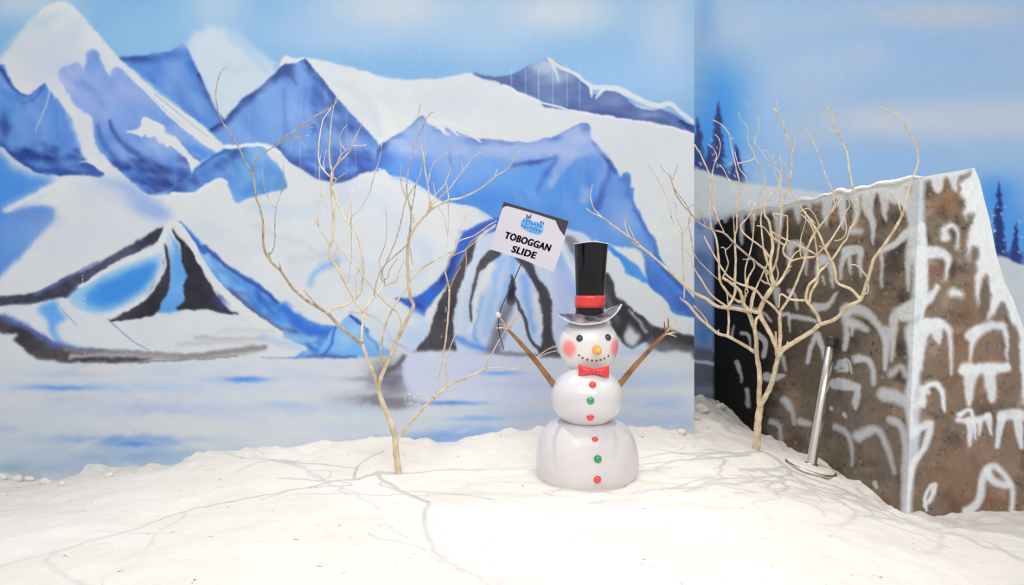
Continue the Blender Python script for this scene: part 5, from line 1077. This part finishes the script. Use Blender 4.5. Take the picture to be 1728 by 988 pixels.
for px_, py_, m_ in [(1000, 650, M_redbtn), (996.5, 676.5, M_grnbtn), (996, 705, M_redbtn)]: bead('button', px_, py_, MBL, .0225, m_, .8)
# buttons on the bottom ball: set on its surface by casting onto the profile
def low_hit(px, py):
    d = Vector(((px - CX) / F, 1, -(py - CY) / F)); t = 4.0
    while t < 4.9:
        p = Vector((0, 0, H)) + d * t; z = p.z - sb[2]
        r = np.interp(z, pc[:, 1], pc[:, 0])
        if math.hypot(p.x - cxl, (p.y - SY) / .96) < r and z < .4: return p
        t += .002
    return p
for px_, py_, m_, r_ in [(1004, 742, M_redbtn, .02), (1008.5, 775.5, M_grnbtn, .0245), (1008, 810, M_redbtn, .0235)]:
    p = low_hit(px_, py_); V, Fc = ball((p.x, p.y, p.z), r_, r_ * .8, r_ if py_ > 760 else r_ * .8, 20, 12); mb = MB(); mb.add(V, Fc); mb.build('button', m_, sman)
# carrot nose pointing at the visitor and a little down
p = on_ball(1007, 591, *HB); n = Vector((.02, -1, -.12)).normalized(); q = n.to_track_quat('Z', 'Y').to_matrix()
V, Fc = lathe([tuple(x) for x in catmull([(.027, -.02), (.029, .0), (.027, .02), (.022, .045), (.014, .07), (.004, .083)], 3)], 20)
mb = MB(); mb.add([q @ Vector(v) + p for v in V], Fc); mb.build('nose', M_orange, sman)
# bow tie: two fanned loops and a knot
tie = W(1002, 627, 4.455)
mb = MB()
for sgn in (-1, 1):
    V = []; Fc = []; nu, nv = 9, 14
    for i in range(nu):
        t = i / (nu - 1); hw = .016 + .024 * t ** 1.1; th = .008 + .017 * math.sin(math.pi * min(t * .9 + .1, 1)); xx = sgn * (.006 + .086 * t)
        for k in range(nv):
            a_ = 2 * math.pi * k / nv
            V.append((tie.x + xx, tie.y + math.cos(a_) * th + .01 * t * t, tie.z + sgn * -.003 * t + math.sin(a_) * hw * (1 + .05 * math.cos(3 * a_))))
    for i in range(nu - 1):
        for k in range(nv):
            a_ = i * nv + k; b_ = i * nv + (k + 1) % nv; Fc.append((a_, b_, b_ + nv, a_ + nv))
    Fc.append(tuple(range(nv - 1, -1, -1))); Fc.append(tuple((nu - 1) * nv + k for k in range(nv)))
    mb.add(V, Fc)
V, Fc = ball(tie, .016, .02, .018, 18, 10)
bow = mb.build('bow_tie', M_red, sman); mb = MB(); mb.add(V, Fc); mb.build('knot', M_red, None).parent = bow
bow.children[0].matrix_parent_inverse = bow.matrix_basis.inverted() @ Matrix.Translation(-Vector(sman.location)) @ Matrix.Translation(Vector((0, 0, 0))) if False else Matrix.Translation(Vector((0, 0, 0)))
# top hat
hat = bpy.data.objects.new('top_hat', None); S.collection.objects.link(hat); hat.empty_display_size = .05
hat.parent = sman; hb = W(993.5, 526); hat.location = Vector(hb) - Vector(sb)
def child(mb, name, m, par, smooth=True):
    o_ = mb.build(name, m, None, smooth); o_.parent = par; return o_
V = []; Fc = []; NR, NA = 14, 72
for i in range(NR):
    r = .07 + (.205 - .07) * i / (NR - 1)
    for k in range(NA):
        a_ = 2 * math.pi * k / NA; x = r * math.cos(a_); y = r * math.sin(a_) * .92
        z = .17 * max(0, abs(x) - .06) ** 1.35 * 1.9 - .40 * max(0, -y - .06) + .1 * x * (r / .2) ** 2 + .0
        if x > 0: z += .22 * max(0, x - .1) ** 1.1
        V.append((x, y, z - .02))
for i in range(NR - 1):
    for k in range(NA):
        a_ = i * NA + k; b_ = i * NA + (k + 1) % NA; Fc.append((a_, b_, b_ + NA, a_ + NA))
BV = list(V)
mb = MB(); mb.add(V, Fc); brim = child(mb, 'brim', M_brim, hat)
md = brim.modifiers.new('t', 'SOLIDIFY'); md.thickness = .012; md.offset = 0
md = brim.modifiers.new('b', 'BEVEL'); md.width = .004; md.segments = 2
cr = [(.090, -.03), (.089, 0), (.088, .02), (.089, .1), (.094, .2), (.1, .32), (.107, .42), (.1085, .426), (.105, .429), (.099, .424), (.06, .421), (.01, .42)]
crc = catmull(cr, 3)
V, Fc = lathe([tuple(p) for p in crc], 56)
V = [(x + .006 + .02 * z, y, z + .004 * math.sin(3 * math.atan2(y, x)) * (z > .4)) for x, y, z in V]
mb = MB(); mb.add(V, Fc); child(mb, 'crown', M_black, hat)
M_frost = mat('frosted_rim', (200, 206, 214), .4)
rimp = [Vector((.006 + .0086 + .107 * math.cos(a_), .107 * math.sin(a_), .428 + .004 * math.sin(3 * a_))) for a_ in np.linspace(0, 2 * math.pi, 49)]
V, Fc = tube(rimp, [.003] * len(rimp), 6); mb = MB(); mb.add(V, Fc); child(mb, 'rim', M_frost, hat)
P3 = []
for k in range(NA + 1):
    a_ = 2 * math.pi * (k % NA) / NA; vv = (NR - 1) * NA + (k % NA); P3.append(Vector(BV[vv]))
V, Fc = tube(P3, [.0045] * len(P3), 6); mb = MB(); mb.add(V, Fc); child(mb, 'rim', M_frost, hat)
bd = [(.088, .0), (.0935, .002), (.0945, .03), (.0945, .06), (.094, .074), (.089, .076)]
V, Fc = lathe(bd, 56); Fc = Fc[:-2]; V = [(x + .006 + .02 * z, y, z + .024) for x, y, z in V]
mb = MB(); mb.add(V, Fc); child(mb, 'hat_band', M_red, hat)
# stick arms
def strand(pts3, r0, r1, sides=8, n=None, jit=.06):
    Cc = catmull([tuple(p) for p in pts3], 5) if len(pts3) > 2 else np.array([tuple(pts3[0] * (1 - t) + pts3[1] * t) for t in np.linspace(0, 1, 8)])
    return tube(Cc, np.linspace(r0, r1, len(Cc)), sides, True, jit)
def arm(main, twigs):
    mb = MB(); V, Fc = strand([W(*p) for p in main], .021, .0085, 10, jit=.03); mb.add(V, Fc)
    a_ = mb.build('arm', M_stick, sman)
    for tw in twigs:
        mb = MB(); V, Fc = strand([W(*p) for p in tw], .0065, .0028, 6); mb.add(V, Fc)
        t_ = mb.build('twig', M_tip if tw[-1][0] < 900 or tw[-1][0] > 1136 else M_stick, None); t_.parent = a_
    return a_
arm([(938, 655, 4.60), (925, 637, 4.58), (905, 611, 4.56), (884, 586, 4.54), (868, 568, 4.52), (856, 556, 4.5)],
    [[(857, 557, 4.5), (850, 545, 4.49), (841, 532, 4.48)], [(857, 556, 4.5), (846, 553, 4.49), (838, 554, 4.48)], [(857, 556, 4.5), (864, 547, 4.5), (869, 535, 4.5)], [(856, 557, 4.5), (848, 548, 4.52), (842, 548, 4.52)]])
arm([(1040, 656, 4.60), (1055, 638, 4.58), (1074, 615, 4.56), (1096, 591, 4.54), (1114, 572, 4.52), (1127, 560, 4.5)],
    [[(1126, 561, 4.5), (1128, 551, 4.5), (1127, 537, 4.5)], [(1126, 560, 4.5), (1133, 550, 4.49), (1143, 540, 4.48)], [(1124, 564, 4.5), (1132, 565, 4.49), (1142, 569, 4.48)], [(1123, 565, 4.5), (1134, 562, 4.5), (1140, 562, 4.5)], [(1125, 562, 4.5), (1122, 553, 4.52), (1121, 543, 4.52)]])

# ================================================================== SIGN
GY = 4.44; gs = GY / F
so = W(849.5, 342, GY)
sign = empty('sign', tuple(W(846, 592, GY)), 'tilted white board on a thin dark stick reading TOBOGGAN SLIDE', 'sign')
ang = math.radians(16.6); ur = Vector((math.cos(ang), 0, -math.sin(ang))); dr_ = Vector((-math.sin(ang), 0, -math.cos(ang)))
def SP(x, y, d=0): return so + ur * (x * gs) + dr_ * (y * gs) + Vector((0, -d, 0))
def slab(outline, d0, d1, name, m, parent):
    n = len(outline); V = [SP(x, y, d1) for x, y in outline] + [SP(x, y, d0) for x, y in outline]
    Fc = [tuple(range(n)), tuple(range(2 * n - 1, n - 1, -1))] + [(i, (i + 1) % n, n + (i + 1) % n, n + i) for i in range(n)]
    mb = MB(); mb.add(V, Fc); return mb.build(name, m, parent, smooth=False)
M_sw = mat('white_plastic_board', (204, 201, 211), .45, noise=((198, 195, 206), 5))
M_sb = mat('black_board', (40, 38, 42), .5)
M_ink = mat('navy_lettering', (30, 28, 44), .5)
slab([(0, -1.5), (114.5, -1.5), (114.5, 60), (112, 76), (2, 76)], -.006, 0, 'backing_board', M_sb, sign)
def arc(cx, cy, r, a0, a1, n=6): return [(cx + r * math.cos(math.radians(a_)), cy + r * math.sin(math.radians(a_))) for a_ in np.linspace(a0, a1, n)]
ol = arc(10, 13, 9, 180, 270) + [(60, 3.2), (86, 4)] + arc(90, 10, 6, 280, 315, 4) + [(103, 16), (117, 27)] + [(116.5, 60), (114.8, 88), (112, 88), (60, 83), (1, 82)]
slab(ol, .0005, .004, 'panel', M_sw, sign)
def text(body, cx, cy, size, name):
    cu = bpy.data.curves.new(name, 'FONT'); cu.body = body; cu.size = 1; cu.extrude = .02; cu.offset = .022; cu.shear = .1; cu.align_x = 'CENTER'; cu.align_y = 'CENTER'; cu.space_character = 1.12
    to = bpy.data.objects.new(name, cu); S.collection.objects.link(to)
    bpy.context.view_layer.update()
    me = bpy.data.meshes.new_from_object(to.evaluated_get(bpy.context.evaluated_depsgraph_get()))
    bpy.data.objects.remove(to)
    xs = [v.co.x for v in me.vertices]; ys = [v.co.y for v in me.vertices]; wd = max(xs) - min(xs); ht = max(ys) - min(ys)
    mx_, my_ = (max(xs) + min(xs)) / 2, (max(ys) + min(ys)) / 2
    for v in me.vertices:
        x = (v.co.x - mx_) / wd * size[0]; y = -(v.co.y - my_) / ht * size[1]
        v.co = SP(cx + x, cy + y, .0042 + (v.co.z + .02) * .03)
    # heavier strokes: the same letters laid again a hair to each side
    v0 = [v.co.copy() for v in me.vertices]; f0 = [tuple(p.vertices) for p in me.polygons]; V = []; Fc = []
    for dx in (-.5, 0, .5):
        o_ = len(V); V += [v + ur * (dx * gs) for v in v0]; Fc += [tuple(k + o_ for k in f) for f in f0]
    me = bpy.data.meshes.new(name); me.from_pydata([tuple(v) for v in V], [], Fc); me.update()
    return me
for body, cx_, cy_, sz in [('TOBOGGAN', 58.8, 51.5, (79.5, 12)), ('SLIDE', 57.5, 70.5, (42, 12))]:
    me = text(body, cx_, cy_, sz, 'lettering'); link('lettering', me, M_ink, sign, smooth=False)
# ice block emblem: two rows of pale blue lumps with a darker outline
M_i1 = mat('emblem_blue', (110, 178, 232), .5, noise=((64, 130, 200), 90)); M_i2 = mat('emblem_dark', (40, 84, 140), .5)
em = slab([(x_ + 4.7, y_ + 2.7) for x_, y_ in [(33, 20), (36, 14), (40, 9), (46, 12), (52, 14), (58, 13), (66, 13), (71, 15), (72, 20), (73, 25), (71, 30), (66, 33), (58, 33), (50, 33), (42, 31), (35, 28)]], .0042, .0052, 'emblem', M_i1, sign)
rq = random.Random(9)
mb = MB()
for i in range(7):
    x = 41.7 + i * 5; 
    for y in (20.2 + rq.uniform(-1, 1), 29.2 + rq.uniform(-1, 1)):
        w_, h_ = 1.3, 2.2
        q4 = [(x - w_, y - h_), (x + w_, y - h_ * .6), (x + w_ * .7, y + h_ * .6), (x - w_ * .6, y + h_ * .7)]
        V = [SP(a_, b_, .0054) for a_, b_ in q4] + [SP(a_, b_, .0050) for a_, b_ in q4]
        mb.add(V, [(0, 1, 2, 3), (7, 6, 5, 4), (0, 1, 5, 4), (1, 2, 6, 5), (2, 3, 7, 6), (3, 0, 4, 7)])
for x, y, w_, h_ in [(44.7, 10.7, 1, 3), (48.7, 11.7, 2.6, 1.6), (50.7, 8.7, .8, 3), (70.7, 13.7, 1.4, 2), (74.7, 14.7, 1, 2)]:
    V = [SP(x - w_, y - h_, .0054), SP(x + w_, y - h_, .0054), SP(x + w_, y + h_, .0054), SP(x - w_, y + h_, .0054)] + [SP(x - w_, y - h_, .0042), SP(x + w_, y - h_, .0042), SP(x + w_, y + h_, .0042), SP(x - w_, y + h_, .0042)]
    mb.add(V, [(0, 1, 2, 3), (7, 6, 5, 4), (0, 1, 5, 4), (1, 2, 6, 5), (2, 3, 7, 6), (3, 0, 4, 7)])
e2 = mb.build('emblem_marks', M_i2, None, smooth=False); e2.parent = em
e2.matrix_parent_inverse = Matrix.Identity(4)
M_wire = mat('dark_thin_stick', (52, 48, 50), .5)
mb = MB(); V, Fc = strand([W(883, 438, GY + .010), W(878, 449, GY + .012), W(862, 485, GY + .012), W(847, 517, GY + .015), W(843, 530, GY + .015), W(841, 545, GY + .015), W(842, 560, GY + .015), W(846, 575, GY + .015), W(850, 591, GY + .015)], .0034, .003, 6); mb.add(V, Fc)
mb.build('stick', M_wire, sign)
M_tape = mat('white_tape', (214, 208, 200), .6)
mb = MB(); V, Fc = ball(W(841, 532, GY + .02), .016, .014, .018, 12, 8); mb.add(V, Fc); mb.build('tape', M_tape, sign); mb = MB()
V, Fc = ball(W(842, 554, GY + .02), .017, .006, .005, 12, 8); mb.add(V, Fc); mb.build('tape', M_tape, sign)

# ================================================================== CHROME POST
cb = hit(1367, 793)
M_chr = mat('chrome', (232, 226, 214), .24, metal=1)
M_cap = mat('dark_cap', (46, 42, 46), .3, coat=.5)
M_disc = mat('steel_base', (214, 208, 198), .25, metal=1)
post = empty('crowd_barrier_post', tuple(cb), 'leaning chrome post on a round steel base in front of the rock', 'barrier post')
Yp = cb.y
p0 = ray(1368.5, 788, Yp - .0); p1 = ray(1404, 570, Yp + .12)
ax = (p1 - p0).normalized(); L = (p1 - p0).length
q = ax.to_track_quat('Z', 'Y').to_matrix()
def atpost(V, off=Vector((0, 0, 0))): return [q @ (Vector(v) + off) + p0 for v in V]
V, Fc = lathe([(.031, -.05), (.033, 0), (.034, .03), (.034, .06), (.033, L * .5), (.033, L - .02)], 40)
mb = MB(); mb.add(atpost(V), Fc); tubeo = mb.build('tube', M_chr, post)
V, Fc = lathe([(.035, L - .065), (.037, L - .06), (.037, L - .02), (.044, L - .016), (.045, L - .004), (.043, L), (.01, L + .003)], 40)
mb = MB(); mb.add(atpost(V), Fc); mb.build('cap', M_cap, post)
V, Fc = lathe([(.01, 0.0), (.165, 0), (.172, .006), (.172, .016), (.166, .022), (.16, .0225), (.06, .026), (.045, .032), (.042, .045), (.01, .046)], 56)
tl_ = Matrix.Rotation(math.radians(13), 3, 'Y') @ Matrix.Rotation(math.radians(4), 3, 'X')
mb = MB(); mb.add([tl_ @ Vector(v) + Vector((cb.x, cb.y, cb.z + .0)) for v in V], Fc); mb.build('base', M_disc, post)

V, Fc = lathe([(.012, .030), (.15, .0235), (.162, .022), (.158, .030), (.13, .036), (.06, .040), (.012, .042)], 48)
V = [(x * (1 + .03 * math.sin(5 * math.atan2(y, x))), y * (1 + .04 * math.sin(4 * math.atan2(y, x) + 1)), z + .004 * math.sin(x * 40) * math.sin(y * 34) * (z > .028)) for x, y, z in V]
mb = MB(); mb.add([tl_ @ Vector(v) + cb for v in V], Fc); mb.build('mirrored_white_cover', ms, post)  # snow-coloured cover stands in for white mirrored in the polished disc
